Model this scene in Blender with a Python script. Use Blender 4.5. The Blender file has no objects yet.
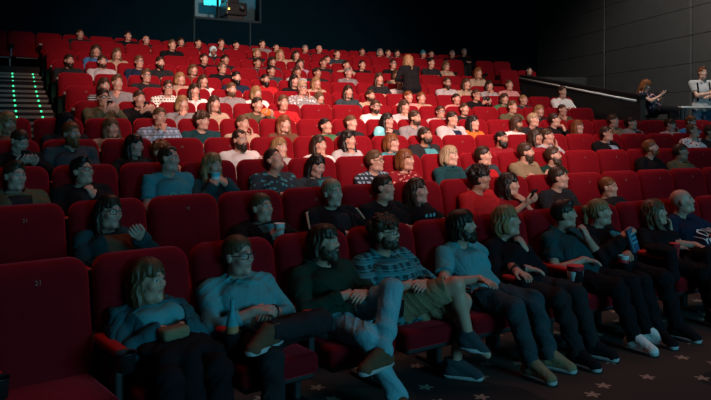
import bpy, bmesh, math, random
import numpy as np
from mathutils import Vector, Matrix
sc = bpy.context.scene
COL = sc.collection
PI = math.pi

# ------------------------------------------------------------------ camera, light, exposure
CAM_Z = 1.64
FPX = 723.79
cd = bpy.data.cameras.new('camera'); cam = bpy.data.objects.new('camera', cd); COL.objects.link(cam)
cam.location = (0, 0, CAM_Z); cam.rotation_euler = (PI/2, 0, 0)
cd.sensor_width = 36.0; cd.lens = FPX/711*36.0
cd.shift_y = -(200-123.39)/711; cd.clip_start = .05; cd.clip_end = 200
sc.camera = cam
sc.view_settings.view_transform = 'Standard'
try: sc.view_settings.look = 'None'
except Exception: pass
sc.view_settings.gamma = 1; sc.view_settings.exposure = 0.0; sc.view_settings.use_curve_mapping = False

w = bpy.data.worlds.new('world'); sc.world = w; w.use_nodes = True
w.node_tree.nodes['Background'].inputs[0].default_value = (.03, .08, .11, 1)
w.node_tree.nodes['Background'].inputs[1].default_value = .035

def look(o, tgt):
    o.rotation_euler = (Vector(tgt)-o.location).to_track_quat('-Z', 'Y').to_euler()
def area(name, loc, tgt, sx, sy, col, power, spread=180):
    l = bpy.data.lights.new(name, 'AREA'); l.shape = 'RECTANGLE'; l.size = sx; l.size_y = sy
    l.color = col; l.energy = power; l.spread = math.radians(spread)
    o = bpy.data.objects.new(name, l); COL.objects.link(o); o.location = loc; look(o, tgt); return o
def spot(name, loc, tgt, deg, blend, col, power, rad=.25):
    l = bpy.data.lights.new(name, 'SPOT'); l.spot_size = math.radians(deg); l.spot_blend = blend
    l.color = col; l.energy = power; l.shadow_soft_size = rad
    o = bpy.data.objects.new(name, l); COL.objects.link(o); o.location = loc; look(o, tgt); return o
# the cinema screen's glow, the stage spot and an added frontal fill on the middle rows and the dim ceiling downlights
area('screen_light', (10.5, -4.5, 3.4), (0, 7, .8), 7, 3, (.17, .74, 1.0), 1000)
spot('stage_spot', (5.5, -6.0, 8.3), (-.4, 13.0, 2.75), 29.5, 1.0, (1.0, .64, .53), 32000)
spot('fill_spot', (.0, -3.0, 7.8), (1.5, 12.0, 2.2), 28, 1.0, (1.0, .55, .46), 1500)  # added frontal fill from above the camera, not a fixture of the hall
spot('entrance_spot', (5.2, 11.8, 8.2), (7.6, 17.2, 2.4), 72, .7, (1.0, .87, .76), 1500)
area('ceiling_downlight', (0, 11.6, 8.4), (0, 11.2, 0), 6, 3.5, (1.0, .50, .42), 170, 85)
area('front_downlight', (.8, 6.2, 8.4), (.8, 5.6, 0), 8, 3, (1.0, .27, .20), 45, 110)

# ------------------------------------------------------------------ seating plan (concentric rows)
CX, CY = 21.98551, -26.44031
RR = [38.24213,39.42249,40.57078,41.74099,42.90152,44.06957,45.23188,46.44826,47.60533,48.78566,49.98124,51.17979]
TOP = [-.7006705,-.5339616,-.3475807,-.1575439,.0623048,.2996198,.5534184,.8186051,1.1132546,1.4003170,1.7293452,1.9818982]
PH = [2.2286108,2.2231476,2.2183832,2.2133394,2.2090921,2.1917528,2.1879991,2.1841095,2.1807801,2.1775350,2.1742625,2.1829843]
PITCH = .56
HB = .94                                   # seat back top above its own floor
FL = [t+CAM_Z-HB for t in TOP]; FL[11] = TOP[11]+CAM_Z-.83
def theta(k, s): return PH[k]-s*PITCH/RR[k]
def arc(k, s, fwd=0.0):
    th = theta(k, s); r = RR[k]-fwd
    return CX+r*math.cos(th), CY+r*math.sin(th), th
def facing(th):                            # rotation about z that turns local +y to the centre of the arcs
    return math.atan2(math.cos(th), -math.sin(th))

# ------------------------------------------------------------------ materials
MATS = {}
def nt(name):
    m = bpy.data.materials.new(name); m.use_nodes = True
    n = m.node_tree.nodes; l = m.node_tree.links
    return m, n, l, n['Principled BSDF']
def setp(b, **kw):
    for k, v in kw.items():
        k = k.replace('_', ' ')
        if k in b.inputs: b.inputs[k].default_value = v
def rgb(c, f=1.0): return (min(c[0]*f, 1), min(c[1]*f, 1), min(c[2]*f, 1), 1)
def noisy(name, c, f=.7, scale=30, rough=.8, bump=.2, bscale=None, metal=0, sheen=0, sheen_col=None, spec=.5):
    if name in MATS: return MATS[name]
    m, n, l, b = nt(name)
    tc = n.new('ShaderNodeTexCoord'); nz = n.new('ShaderNodeTexNoise'); nz.inputs['Scale'].default_value = scale
    nz.inputs['Detail'].default_value = 3; l.new(tc.outputs['Object'], nz.inputs['Vector'])
    mx = n.new('ShaderNodeMix'); mx.data_type = 'RGBA'; mx.inputs[6].default_value = rgb(c, f); mx.inputs[7].default_value = rgb(c, 2-f)
    l.new(nz.outputs[0], mx.inputs[0]); l.new(mx.outputs[2], b.inputs['Base Color'])
    b.inputs['Roughness'].default_value = rough; b.inputs['Metallic'].default_value = metal
    b.inputs['Specular IOR Level'].default_value = spec
    if sheen:
        b.inputs['Sheen Weight'].default_value = sheen; b.inputs['Sheen Roughness'].default_value = .4
        if sheen_col: b.inputs['Sheen Tint'].default_value = (*sheen_col, 1)
    if bump:
        n2 = n.new('ShaderNodeTexNoise'); n2.inputs['Scale'].default_value = bscale or scale*4
        l.new(tc.outputs['Object'], n2.inputs['Vector'])
        bp = n.new('ShaderNodeBump'); bp.inputs['Strength'].default_value = bump; bp.inputs['Distance'].default_value = .01
        l.new(n2.outputs[0], bp.inputs['Height']); l.new(bp.outputs[0], b.inputs['Normal'])
    MATS[name] = m; return m
def emis(name, c, s):
    if name in MATS: return MATS[name]
    m, n, l, b = nt(name); b.inputs['Base Color'].default_value = rgb(c, .3)
    b.inputs['Emission Color'].default_value = rgb(c); b.inputs['Emission Strength'].default_value = s
    MATS[name] = m; return m

VELVET = noisy('red_velvet', (.175, .004, .009), .82, 9, .85, .25, 260, sheen=.9, sheen_col=(1, .05, .07), spec=.06)
VELVETN = noisy('red_velvet_arm', (.50, .009, .014), .85, 9, .6, .2, 200, spec=.25)
BLACKP = noisy('black_plastic', (.012, .012, .014), .8, 20, .45, .05)
DARKM = noisy('dark_metal', (.03, .03, .033), .8, 20, .4, .05, metal=.6)
WHITEP = noisy('white_plastic', (.6, .58, .55), .9, 20, .5, .05)
GOLDT = noisy('number_thread', (.28, .12, .10), .9, 20, .8, 0)

def skin_mat(i):
    name = 'skin_%d' % i
    if name in MATS: return MATS[name]
    base = [(.62,.36,.26),(.55,.30,.21),(.68,.42,.32),(.45,.24,.16),(.58,.34,.27),(.26,.13,.085)][i]
    m, n, l, b = nt(name)
    at = n.new('ShaderNodeAttribute'); at.attribute_name = 'mask'
    sp = n.new('ShaderNodeSeparateColor'); l.new(at.outputs['Color'], sp.inputs[0])
    tc = n.new('ShaderNodeTexCoord'); nz = n.new('ShaderNodeTexNoise'); nz.inputs['Scale'].default_value = 14
    l.new(tc.outputs['Object'], nz.inputs['Vector'])
    m0 = n.new('ShaderNodeMix'); m0.data_type='RGBA'; m0.inputs[6].default_value = rgb(base, .75); m0.inputs[7].default_value = rgb((base[0], base[1]*.86, base[2]*.86), .95)
    l.new(nz.outputs[0], m0.inputs[0])
    prev = m0.outputs[2]
    for ch, c in ((0, (base[0]*.75, base[1]*.42, base[2]*.45)), (1, (.05,.03,.02))):
        mx = n.new('ShaderNodeMix'); mx.data_type='RGBA'; mx.inputs[7].default_value = rgb(c)
        l.new(sp.outputs[ch], mx.inputs[0]); l.new(prev, mx.inputs[6]); prev = mx.outputs[2]
    cr = n.new('ShaderNodeValToRGB'); cr.color_ramp.elements[0].position=.0; cr.color_ramp.elements[0].color=(.34,.33,.31,1)
    cr.color_ramp.elements[0].position=.6; cr.color_ramp.elements[1].position=.8; cr.color_ramp.elements[1].color=(.015,.01,.008,1)
    l.new(sp.outputs[2], cr.inputs[0])
    gt = n.new('ShaderNodeMath'); gt.operation='MULTIPLY'; gt.inputs[1].default_value=2.0; gt.use_clamp=True; l.new(sp.outputs[2], gt.inputs[0])
    mx = n.new('ShaderNodeMix'); mx.data_type='RGBA'; l.new(gt.outputs[0], mx.inputs[0]); l.new(prev, mx.inputs[6]); l.new(cr.outputs[0], mx.inputs[7])
    l.new(mx.outputs[2], b.inputs['Base Color']); setp(b, Roughness=.48)
    b.inputs['Specular IOR Level'].default_value=.45
    MATS[name]=m; return m

HAIRC = dict(bl=(.30,.175,.075), lb=(.12,.065,.032), br=(.055,.028,.015), db=(.03,.017,.010), bk=(.010,.008,.007),
             gi=(.19,.062,.02), gr=(.22,.21,.20), pl=(.42,.31,.19), cy=(.35,.62,.68), tl=(.03,.22,.26))
def hair_mat(c):
    name='hair_'+c
    if name in MATS: return MATS[name]
    m,n,l,b = nt(name); tc=n.new('ShaderNodeTexCoord'); mp=n.new('ShaderNodeMapping'); mp.inputs['Scale'].default_value=(55,55,8)
    nz=n.new('ShaderNodeTexNoise'); nz.inputs['Scale'].default_value=1; nz.inputs['Detail'].default_value=2
    l.new(tc.outputs['Object'],mp.inputs[0]); l.new(mp.outputs[0],nz.inputs['Vector'])
    cr=n.new('ShaderNodeMix'); cr.data_type='RGBA'; cr.inputs[6].default_value=rgb(HAIRC[c],.3); cr.inputs[7].default_value=rgb(HAIRC[c],1.2)
    l.new(nz.outputs[0],cr.inputs[0]); l.new(cr.outputs[2],b.inputs['Base Color'])
    bp=n.new('ShaderNodeBump'); bp.inputs['Strength'].default_value=.6; bp.inputs['Distance'].default_value=.004
    l.new(nz.outputs[0],bp.inputs['Height']); l.new(bp.outputs[0],b.inputs['Normal']); setp(b,Roughness=.45); b.inputs['Specular IOR Level'].default_value=.3
    MATS[name]=m; return m

CLOTH = dict(
 black=(.008,.008,.010), char=(.018,.019,.022), navy=(.010,.020,.045), dgreen=(.007,.034,.024), green=(.05,.16,.08), teal=(.03,.20,.25), dteal2=(.015,.10,.125),
 ltteal=(.065,.29,.33), blue=(.05,.17,.36), ltblue=(.36,.48,.62), white=(.72,.70,.68), grey=(.22,.22,.23), ltgrey=(.42,.42,.43),
 beige=(.42,.32,.23), olive=(.09,.09,.05), brown=(.12,.06,.035), red=(.42,.015,.02), dred=(.22,.012,.02), orange=(.65,.16,.03), pink=(.62,.30,.28),
 yellow=(.5,.38,.12), lilac=(.35,.28,.42), denim=(.03,.07,.12), ltdenim=(.15,.36,.42), slate=(.03,.048,.058), dteal=(.010,.050,.060), khaki=(.22,.17,.10), cy=(.45,.68,.72))
def cloth(c, pat='plain', c2=None):
    name='cloth_%s_%s_%s'%(c,pat,c2 or '')
    if name in MATS: return MATS[name]
    if pat=='plain': return noisy(name, CLOTH[c], .75, 7, .9, .5, 45, spec=.12)
    m,n,l,b=nt(name); tc=n.new('ShaderNodeTexCoord'); A=CLOTH[c]; B=CLOTH[c2 or 'white']
    def mix(f,a,bb):
        mx=n.new('ShaderNodeMix'); mx.data_type='RGBA'
        l.new(f,mx.inputs[0])
        for i,v in ((6,a),(7,bb)):
            if isinstance(v,tuple): mx.inputs[i].default_value=rgb(v)
            else: l.new(v,mx.inputs[i])
        return mx.outputs[2]
    def band(axis,scale,th):
        sx=n.new('ShaderNodeSeparateXYZ'); l.new(tc.outputs['Object'],sx.inputs[0])
        a=n.new('ShaderNodeMath'); a.operation='MULTIPLY'; a.inputs[1].default_value=scale; l.new(sx.outputs[axis],a.inputs[0])
        s=n.new('ShaderNodeMath'); s.operation='SINE'; l.new(a.outputs[0],s.inputs[0])
        g=n.new('ShaderNodeMath'); g.operation='GREATER_THAN'; g.inputs[1].default_value=th; l.new(s.outputs[0],g.inputs[0]); return g.outputs[0]
    def zcut(z):
        sx=n.new('ShaderNodeSeparateXYZ'); l.new(tc.outputs['Object'],sx.inputs[0]); g=n.new('ShaderNodeMath'); g.operation='LESS_THAN'; g.inputs[1].default_value=z; l.new(sx.outputs[2],g.inputs[0]); return g.outputs[0]
    if pat=='plaid':
        c1=mix(band(0,95,.1),A,tuple((x+y)/2 for x,y in zip(A,B))); out=mix(band(2,95,.3),c1,tuple(x*.45+y*.55 for x,y in zip(A,B)))
        out=mix(band(2,190,.93),out,B)
    elif pat=='stripe': out=mix(band(2,190,.1),A,B)
    elif pat=='block': out=mix(band(2,5.236,-2) if False else zcut(.585),A,B)
    elif pat=='check': out=mix(band(0,150,0),A,mix(band(2,150,0),A,B))
    else:
        v=n.new('ShaderNodeTexVoronoi'); v.inputs['Scale'].default_value=22; l.new(tc.outputs['Object'],v.inputs['Vector'])
        g=n.new('ShaderNodeMath'); g.operation='LESS_THAN'; g.inputs[1].default_value=.36; l.new(v.outputs['Distance'],g.inputs[0]); out=mix(g.outputs[0],A,B)
    l.new(out,b.inputs['Base Color']); setp(b,Roughness=.9); b.inputs['Specular IOR Level'].default_value=.12
    MATS[name]=m; return m

# ------------------------------------------------------------------ object helpers
def obj(name, me, mat=None, parent=None, loc=(0,0,0), rot=(0,0,0)):
    o = bpy.data.objects.new(name, me); COL.objects.link(o); o.location = loc; o.rotation_euler = rot
    if mat is not None and me is not None:
        if not me.materials: me.materials.append(mat)
        elif me.materials[0] is not mat:
            o.material_slots[0].link = 'OBJECT'; o.material_slots[0].material = mat
    if parent is not None: o.parent = parent
    return o
def tag(o, label=None, cat=None, group=None, kind=None):
    if label: o['label'] = label
    if cat: o['category'] = cat
    if group: o['group'] = group
    if kind: o['kind'] = kind
    return o
def from_bm(bm, name, smooth=True):
    me = bpy.data.meshes.new(name); bm.normal_update(); bm.to_mesh(me); bm.free()
    if smooth:
        for p in me.polygons: p.use_smooth = True
    return me
def pydata(name, v, f, smooth=False):
    me = bpy.data.meshes.new(name); me.from_pydata(v, [], f); me.update()
    if smooth:
        for p in me.polygons: p.use_smooth = True
    return me
def rbox(bm, c, s, bev=.01, seg=2, rot=None):
    r = bmesh.ops.create_cube(bm, size=1.0); vs = r['verts']
    bmesh.ops.scale(bm, vec=s, verts=vs)
    es = list({e for v in vs for e in v.link_edges})
    if bev > 0:
        rr = bmesh.ops.bevel(bm, geom=es, offset=bev, segments=seg, affect='EDGES', profile=.5)
        vs = list({v for f in rr['faces'] for v in f.verts} | {v for v in vs if v.is_valid})
    if rot is not None: bmesh.ops.rotate(bm, cent=(0,0,0), matrix=rot, verts=vs)
    bmesh.ops.translate(bm, vec=c, verts=vs)
def lathe(bm, prof, c=(0,0,0), seg=24, M=None):
    rings=[]
    for r,z in prof:
        rings.append([bm.verts.new((max(r,1e-5)*math.cos(2*PI*i/seg),max(r,1e-5)*math.sin(2*PI*i/seg),z)) for i in range(seg)])
    for a,b in zip(rings,rings[1:]):
        for i in range(seg):
            bm.faces.new((a[i],a[(i+1)%seg],b[(i+1)%seg],b[i]))
    bm.faces.new(list(reversed(rings[0]))); bm.faces.new(rings[-1])
    vs=[v for r in rings for v in r]
    if M is not None: bmesh.ops.transform(bm, matrix=M, verts=vs)
    bmesh.ops.translate(bm, vec=c, verts=vs)
def tube(bm, pts, r, seg=8, closed=False):
    pts=[Vector(p) for p in pts]; n=len(pts); rings=[]
    for i,p in enumerate(pts):
        t=(pts[(i+1)%n]-pts[i-1]) if closed else (pts[min(i+1,n-1)]-pts[max(i-1,0)])
        t.normalize(); u=t.cross(Vector((0,0,1)));
        if u.length<1e-3: u=t.cross(Vector((1,0,0)))
        u.normalize(); v=t.cross(u)
        rings.append([bm.verts.new(p+r*(math.cos(2*PI*j/seg)*u+math.sin(2*PI*j/seg)*v)) for j in range(seg)])
    m=n if closed else n-1
    for i in range(m):
        a,b=rings[i],rings[(i+1)%n]
        for j in range(seg): bm.faces.new((a[j],a[(j+1)%seg],b[(j+1)%seg],b[j]))
    if not closed: bm.faces.new(list(reversed(rings[0]))); bm.faces.new(rings[-1])

# ------------------------------------------------------------------ distance-field modelling of organic shapes
V3 = lambda *a: np.array(a, dtype=np.float64)
def nrm(v): return v/np.linalg.norm(v)
class Prim:
    def __init__(s, fn, lo, hi): s.fn, s.lo, s.hi = fn, lo, hi
def cone(a, b, ra, rb, flat=False):
    a=np.asarray(a,float); b=np.asarray(b,float); ba=b-a; L2=float(ba@ba)+1e-9; L=math.sqrt(L2); R=max(ra,rb)
    def fn(X,Y,Z):
        px,py,pz=X-a[0],Y-a[1],Z-a[2]
        t0=(px*ba[0]+py*ba[1]+pz*ba[2])/L2; t=np.clip(t0,0,1)
        d=np.sqrt((px-t*ba[0])**2+(py-t*ba[1])**2+(pz-t*ba[2])**2)-(ra+(rb-ra)*t)
        if flat: d=np.maximum(d,(t0-1)*L)
        return d
    return Prim(fn, np.minimum(a,b)-R, np.maximum(a,b)+R)
def ell(c, r, fr=None):
    c=np.asarray(c,float); r=np.asarray(r,float); mr=r.max()
    if fr is None: O=np.zeros(3); M=np.eye(3)
    else: O,M=fr
    wc=O+M@c
    def fn(X,Y,Z):
        px,py,pz=X-wc[0],Y-wc[1],Z-wc[2]
        if fr is None: x,y,z=px,py,pz
        else:
            x=px*M[0,0]+py*M[1,0]+pz*M[2,0]; y=px*M[0,1]+py*M[1,1]+pz*M[2,1]; z=px*M[0,2]+py*M[1,2]+pz*M[2,2]
        k0=np.sqrt((x/r[0])**2+(y/r[1])**2+(z/r[2])**2); k1=np.sqrt((x/r[0]**2)**2+(y/r[1]**2)**2+(z/r[2]**2)**2)
        return k0*(k0-1)/(k1+1e-6)
    return Prim(fn, wc-mr, wc+mr)
def hcone(a,b,ra,rb,fr):
    O,M=fr; return cone(O+M@np.asarray(a,float), O+M@np.asarray(b,float), ra, rb)
class Grid:
    def __init__(s, lo, hi, h):
        s.h=h; s.lo=np.asarray(lo,float); n=np.ceil((np.asarray(hi,float)-s.lo)/h).astype(int)+1; s.n=n
        s.ax=[(s.lo[i]+h*np.arange(n[i])).astype(np.float32) for i in range(3)]
        s.F=np.full(tuple(n),9.0,np.float32)
    def blk(s, lo, hi):
        i0=np.clip(np.floor((lo-s.lo)/s.h).astype(int),0,s.n); i1=np.clip(np.ceil((hi-s.lo)/s.h).astype(int)+1,0,s.n)
        sl=tuple(slice(a,b) for a,b in zip(i0,i1))
        return sl, s.ax[0][sl[0]][:,None,None], s.ax[1][sl[1]][None,:,None], s.ax[2][sl[2]][None,None,:]
    def add(s, p, k=.012, grow=0.0):
        m=k+2.5*s.h+abs(grow); sl,X,Y,Z=s.blk(p.lo-m,p.hi+m)
        a=s.F[sl]
        if a.size==0: return
        d=p.fn(X,Y,Z).astype(np.float32)-grow
        hh=np.clip(.5+.5*(a-d)/k,0,1); s.F[sl]=d*hh+a*(1-hh)-k*hh*(1-hh)
    def sub(s, p, k=.006):
        m=k+2.5*s.h; sl,X,Y,Z=s.blk(p.lo-m,p.hi+m); a=s.F[sl]
        if a.size==0: return
        d=-p.fn(X,Y,Z).astype(np.float32); hh=np.clip(.5-.5*(a-d)/k,0,1); s.F[sl]=d*hh+a*(1-hh)+k*hh*(1-hh)
    def clip(s, fn):
        s.F=np.maximum(s.F, fn(s.ax[0][:,None,None],s.ax[1][None,:,None],s.ax[2][None,None,:]).astype(np.float32))
    def warp(s, fn):
        m=np.abs(s.F)<.03; I=np.nonzero(m); s.F[I]+=fn(s.ax[0][I[0]],s.ax[1][I[1]],s.ax[2][I[2]]).astype(np.float32)
    def mesh(s, name):
        F=s.F; F[0]=F[-1]=9; F[:,0]=F[:,-1]=9; F[:,:,0]=F[:,:,-1]=9
        S=F<0
        c=S[:-1,:-1,:-1].astype(np.uint8)
        for i,j,k in ((1,0,0),(0,1,0),(0,0,1),(1,1,0),(1,0,1),(0,1,1),(1,1,1)):
            c=c+S[i:F.shape[0]-1+i, j:F.shape[1]-1+j, k:F.shape[2]-1+k]
        I,J,K=np.nonzero((c>0)&(c<8)); n=len(I)
        idx=np.full(c.shape,-1,np.int32); idx[I,J,K]=np.arange(n)
        acc=np.zeros((n,3)); cnt=np.zeros(n)
        cor=[(i,j,k) for i in (0,1) for j in (0,1) for k in (0,1)]
        val={q:F[I+q[0],J+q[1],K+q[2]] for q in cor}
        for q in cor:
            for ax in range(3):
                if q[ax]==0:
                    q2=list(q); q2[ax]=1; q2=tuple(q2); a,b=val[q],val[q2]; ch=(a<0)!=(b<0)
                    t=np.where(ch,a/np.where(ch,a-b,1),0)
                    p=np.zeros((n,3)); p[:,0]=q[0];p[:,1]=q[1];p[:,2]=q[2]; p[:,ax]+=t
                    acc+=p*ch[:,None]; cnt+=ch
        v=(np.stack([I,J,K],1)+acc/cnt[:,None])*s.h+s.lo
        quads=[]
        for ax in range(3):
            A=[slice(None)]*3; B=[slice(None)]*3; A[ax]=slice(0,-1); B[ax]=slice(1,None)
            a=S[tuple(A)]; b=S[tuple(B)]; P=np.nonzero(a!=b); fl=a[P]
            o1,o2=[(1,2),(2,0),(0,1)][ax]; q=[]
            for d1,d2 in ((-1,-1),(0,-1),(0,0),(-1,0)):
                R=[P[0].copy(),P[1].copy(),P[2].copy()]; R[o1]=R[o1]+d1; R[o2]=R[o2]+d2; q.append(idx[R[0],R[1],R[2]])
            q=np.stack(q,1); q[~fl]=q[~fl][:,::-1]; quads.append(q)
        q=np.concatenate(quads); return mesh_np(name,v,q), v
def mesh_np(name, v, q):
    me=bpy.data.meshes.new(name); me.vertices.add(len(v)); me.vertices.foreach_set('co',np.ascontiguousarray(v,dtype=np.float32).ravel())
    me.loops.add(q.size); me.loops.foreach_set('vertex_index',q.astype(np.int32).ravel())
    me.polygons.add(len(q)); me.polygons.foreach_set('loop_start',np.arange(0,q.size,4,dtype=np.int32))
    try: me.polygons.foreach_set('loop_total',np.full(len(q),4,np.int32))
    except Exception: pass
    me.update(calc_edges=True); me.polygons.foreach_set('use_smooth',np.ones(len(q),bool)); return me

# ------------------------------------------------------------------ heads of hair, beards, spectacles (in head space)
HZ=.905   # size of a head against the 0.24 m standard
_cache={}
def hair_mesh(style, h):
    key=(style,h)
    if key in _cache: return _cache[key]
    g=Grid((-.19,-.26,-.42),(.19,.17,.21),h)
    big={'short':.010,'buzz':.004,'quiff':.011,'curly':.024,'long':.012,'longw':.018,'bob':.016,'tied':.007,'shaggy':.018,'receding':.006,'fringe':.016,'beanie':.014,'hood':.026,'scarf':.016}[style]
    b=big
    g.add(ell((0,-.012,.030),(.077+b,.098+b,.092+b)),.01)
    if style in('quiff',): g.add(ell((0,.045,.108),(.05,.048,.028)),.02)
    if style in('short','receding'): g.add(ell((0,.0,.075),(.072,.085,.055)),.02)
    if style=='shaggy':
        g.add(ell((0,.03,.085),(.078,.07,.045)),.02)
        for sx in (-1,1): g.add(cone((sx*.074,-.025,.03),(sx*.082,-.030,-.075),.026,.018),.02)
        g.add(ell((0,-.075,-.05),(.08,.04,.075)),.03)
    if style=='curly':
        rnd=random.Random(5)
        for i in range(26):
            a=rnd.uniform(0,2*PI); e=rnd.uniform(.05,1.3); r=.095
            g.add(ell((r*math.cos(a)*math.cos(e),-.012+.11*math.sin(a)*math.cos(e),.035+.10*math.sin(e)),(.026,.026,.026)),.008)
    if style in('long','longw','fringe','bob'):
        L=-.085 if style=='bob' else -.26
        rr=.030 if style!='longw' else .040
        for sx in (-1,1):
            g.add(cone((sx*.066,-.020,.055),(sx*.082,-.016,-.06),rr,rr*.95),.02)
            g.add(cone((sx*.082,-.016,-.06),(sx*(.086 if style=='bob' else .095),-.004 if style=='bob' else .040,L),rr*.95,rr*(.6 if style=='bob' else .8)),.02)
            g.add(cone((sx*.05,-.07,-.02),(sx*.06,-.075,L+.02),.045,.034),.03)
        g.add(ell((0,-.08,-.04),(.075,.05,.12)),.03)
        g.add(ell((0,-.0,.098),(.068,.078,.036)),.02)
    if style=='tied':
        g.add(ell((0,-.118,.045),(.036,.036,.034)),.015)
        g.add(cone((0,-.125,.03),(.01,-.135,-.12),.026,.014),.015)
    # the face stays free
    if style not in('beanie','hood','scarf'):
        top={'buzz':.066,'receding':.085,'fringe':.045,'curly':.052,'shaggy':.052,'short':.074,'quiff':.076}.get(style,.062)
        fz=top-.105
        g.sub(ell((0,.112,fz),(.070 if style in('long','longw','bob','fringe') else .079,.088,.105)),.012)
        for sx in(-1,1):
            if style not in('fringe',): g.sub(ell((sx*.072,.062,-.035),(.030,.052,.075)),.010)
        if style in('receding',):
            for sx in(-1,1): g.sub(ell((sx*.045,.085,.085),(.028,.05,.03)),.01)
    else: g.sub(ell((0,.112,-.045),(.068,.088,.098)),.012)
    if style in('short','buzz','quiff','curly','tied','receding'):
        nape={'curly':-.075,'tied':-.06}.get(style,-.062)
        if style!='tied': g.clip(lambda X,Y,Z: nape-Z-.15*Y)
        else:
            sl,X,Y,Z=g.blk(V3(-.2,-.11,-.4),V3(.2,.2,-.06)); g.F[sl]=np.maximum(g.F[sl],(nape-Z)+0*X+0*Y)
        for sx in(-1,1): g.sub(ell((sx*.088,.012,-.018),(.03,.028,.042)),.008)
        g.clip(lambda X,Y,Z: np.minimum(Y-.030, .028-Z)+0*X)
    if style=='shaggy': g.clip(lambda X,Y,Z: -.115-Z+0*X+0*Y)
    if style=='beanie': g.clip(lambda X,Y,Z: -.01-Z+.25*Y+0*X); g.add(ell((0,-.02,.13),(.05,.05,.04)),.03)
    if style in('hood','scarf'): g.add(ell((0,-.06,-.10),(.10,.07,.07)),.03); g.sub(ell((0,.112,-.045),(.066,.088,.098)),.012)
    amp=.0030 if h<.009 else .0022
    if style in('short','quiff','buzz','receding'): amp*=.4
    if style=='curly': g.warp(lambda X,Y,Z: .006*np.sin(X*170)*np.sin(Y*160+1)*np.sin(Z*165+2))
    elif style not in('beanie','hood','scarf'):
        def strands(X,Y,Z):
            ph=np.arctan2(X,Y+.012); fl=np.clip((.10-Z)/.05,0,1)
            return amp*fl*np.sin(ph*19+3.5*np.sin(Z*24)+.8*np.sin(Z*61))+amp*.6*fl*np.sin(ph*37-4*np.sin(Z*17+2))+amp*(1.3 if style=='longw' else .8 if style=='shaggy' else .25)*np.sin(Z*62+X*30)*np.sin(ph*7)
        g.warp(strands)
    me,_=g.mesh('hair_'+style); _cache[key]=me; return me
def beard_mesh(style, h):
    key=('beard',style,h)
    if key in _cache: return _cache[key]
    g=Grid((-.11,-.08,-.22),(.11,.17,.05),h); b=.0045 if style=='short' else .0065
    g.add(ell((0,.022,-.045),(.060+b,.071+b,.078+b)),.01); g.add(ell((0,.060,-.092),(.032+b,.034+b,.030+b)),.02)
    for sx in(-1,1): g.add(ell((sx*.047,.020,-.088),(.019+b,.031+b,.023+b)),.015); g.add(ell((sx*.056,.012,-.045),(.016+b,.018+b,.035)),.015)
    if style=='full': g.add(ell((0,.062,-.118),(.040,.034,.036)),.02)
    g.clip(lambda X,Y,Z: Z+.036-np.clip((.050-Y)*1.1,0,.05)+0*X)
    g.clip(lambda X,Y,Z: -.005-Y+0*X+0*Z)
    g.sub(ell((0,.104,-.0555),(.022,.03,.0075)),.004)
    g.sub(ell((0,.125,-.018),(.024,.04,.020)),.004)
    for sx in(-1,1): g.sub(ell((sx*.052,.080,-.016),(.034,.048,.036)),.006)
    g.warp(lambda X,Y,Z: .0018*np.sin(X*240)*np.sin(Z*230+Y*100))
    me,_=g.mesh('beard_'+style); _cache[key]=me; return me
def glasses_mesh(r=.0024):
    key=('glasses',r)
    if key in _cache: return _cache[key]
    bm=bmesh.new()
    for sx in(-1,1):
        pts=[]
        for i in range(20):
            a=2*PI*i/20; ca,sa=math.cos(a),math.sin(a)
            x=.026*math.copysign(abs(ca)**.7,ca); z=.019*math.copysign(abs(sa)**.7,sa)
            pts.append((sx*.034+x,.103-.25*abs(sx*.034+x)*.5,.004+z))
        tube(bm,pts,r,6,True)
        tube(bm,[(sx*.060,.095,.012),(sx*.076,.06,.012),(sx*.082,.01,.010),(sx*.080,-.012,-.008)],r,6)
    tube(bm,[(-.009,.104,.010),(0,.108,.013),(.009,.104,.010)],r,6)
    me=from_bm(bm,'glasses'); _cache[key]=me; return me
def band_mesh():
    if 'band' in _cache: return _cache['band']
    bm=bmesh.new(); tube(bm,[(.034*math.cos(a),.034*math.sin(a),0) for a in np.linspace(0,2*PI,17)[:-1]],.005,6,True)
    lathe(bm,[(.016,-.004),(.018,0),(.016,.004)],(.0,.036,0),16,Matrix.Rotation(PI/2,4,'X')); me=from_bm(bm,'watch'); _cache['band']=me; return me

def rotz(a): c,s=math.cos(a),math.sin(a); return np.array([[c,-s,0],[s,c,0],[0,0,1.]])
def rotx(a): c,s=math.cos(a),math.sin(a); return np.array([[1.,0,0],[0,c,-s],[0,s,c]])
def roty(a): c,s=math.cos(a),math.sin(a); return np.array([[c,0,s],[0,1.,0],[-s,0,c]])

def ik(a, b, l1, l2, hint):
    a=np.asarray(a,float); b=np.asarray(b,float); d=b-a; L=np.linalg.norm(d); mx=(l1+l2)*.995
    if L>mx: b=a+d/L*mx; d=b-a; L=mx
    L=max(L,.08); u=d/np.linalg.norm(d); x=(l1*l1-l2*l2+L*L)/(2*L); hh=math.sqrt(max(l1*l1-x*x,1e-5))
    p=np.asarray(hint,float); p=p-u*(p@u); p=nrm(p); return a+u*x+p*hh, b

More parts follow.
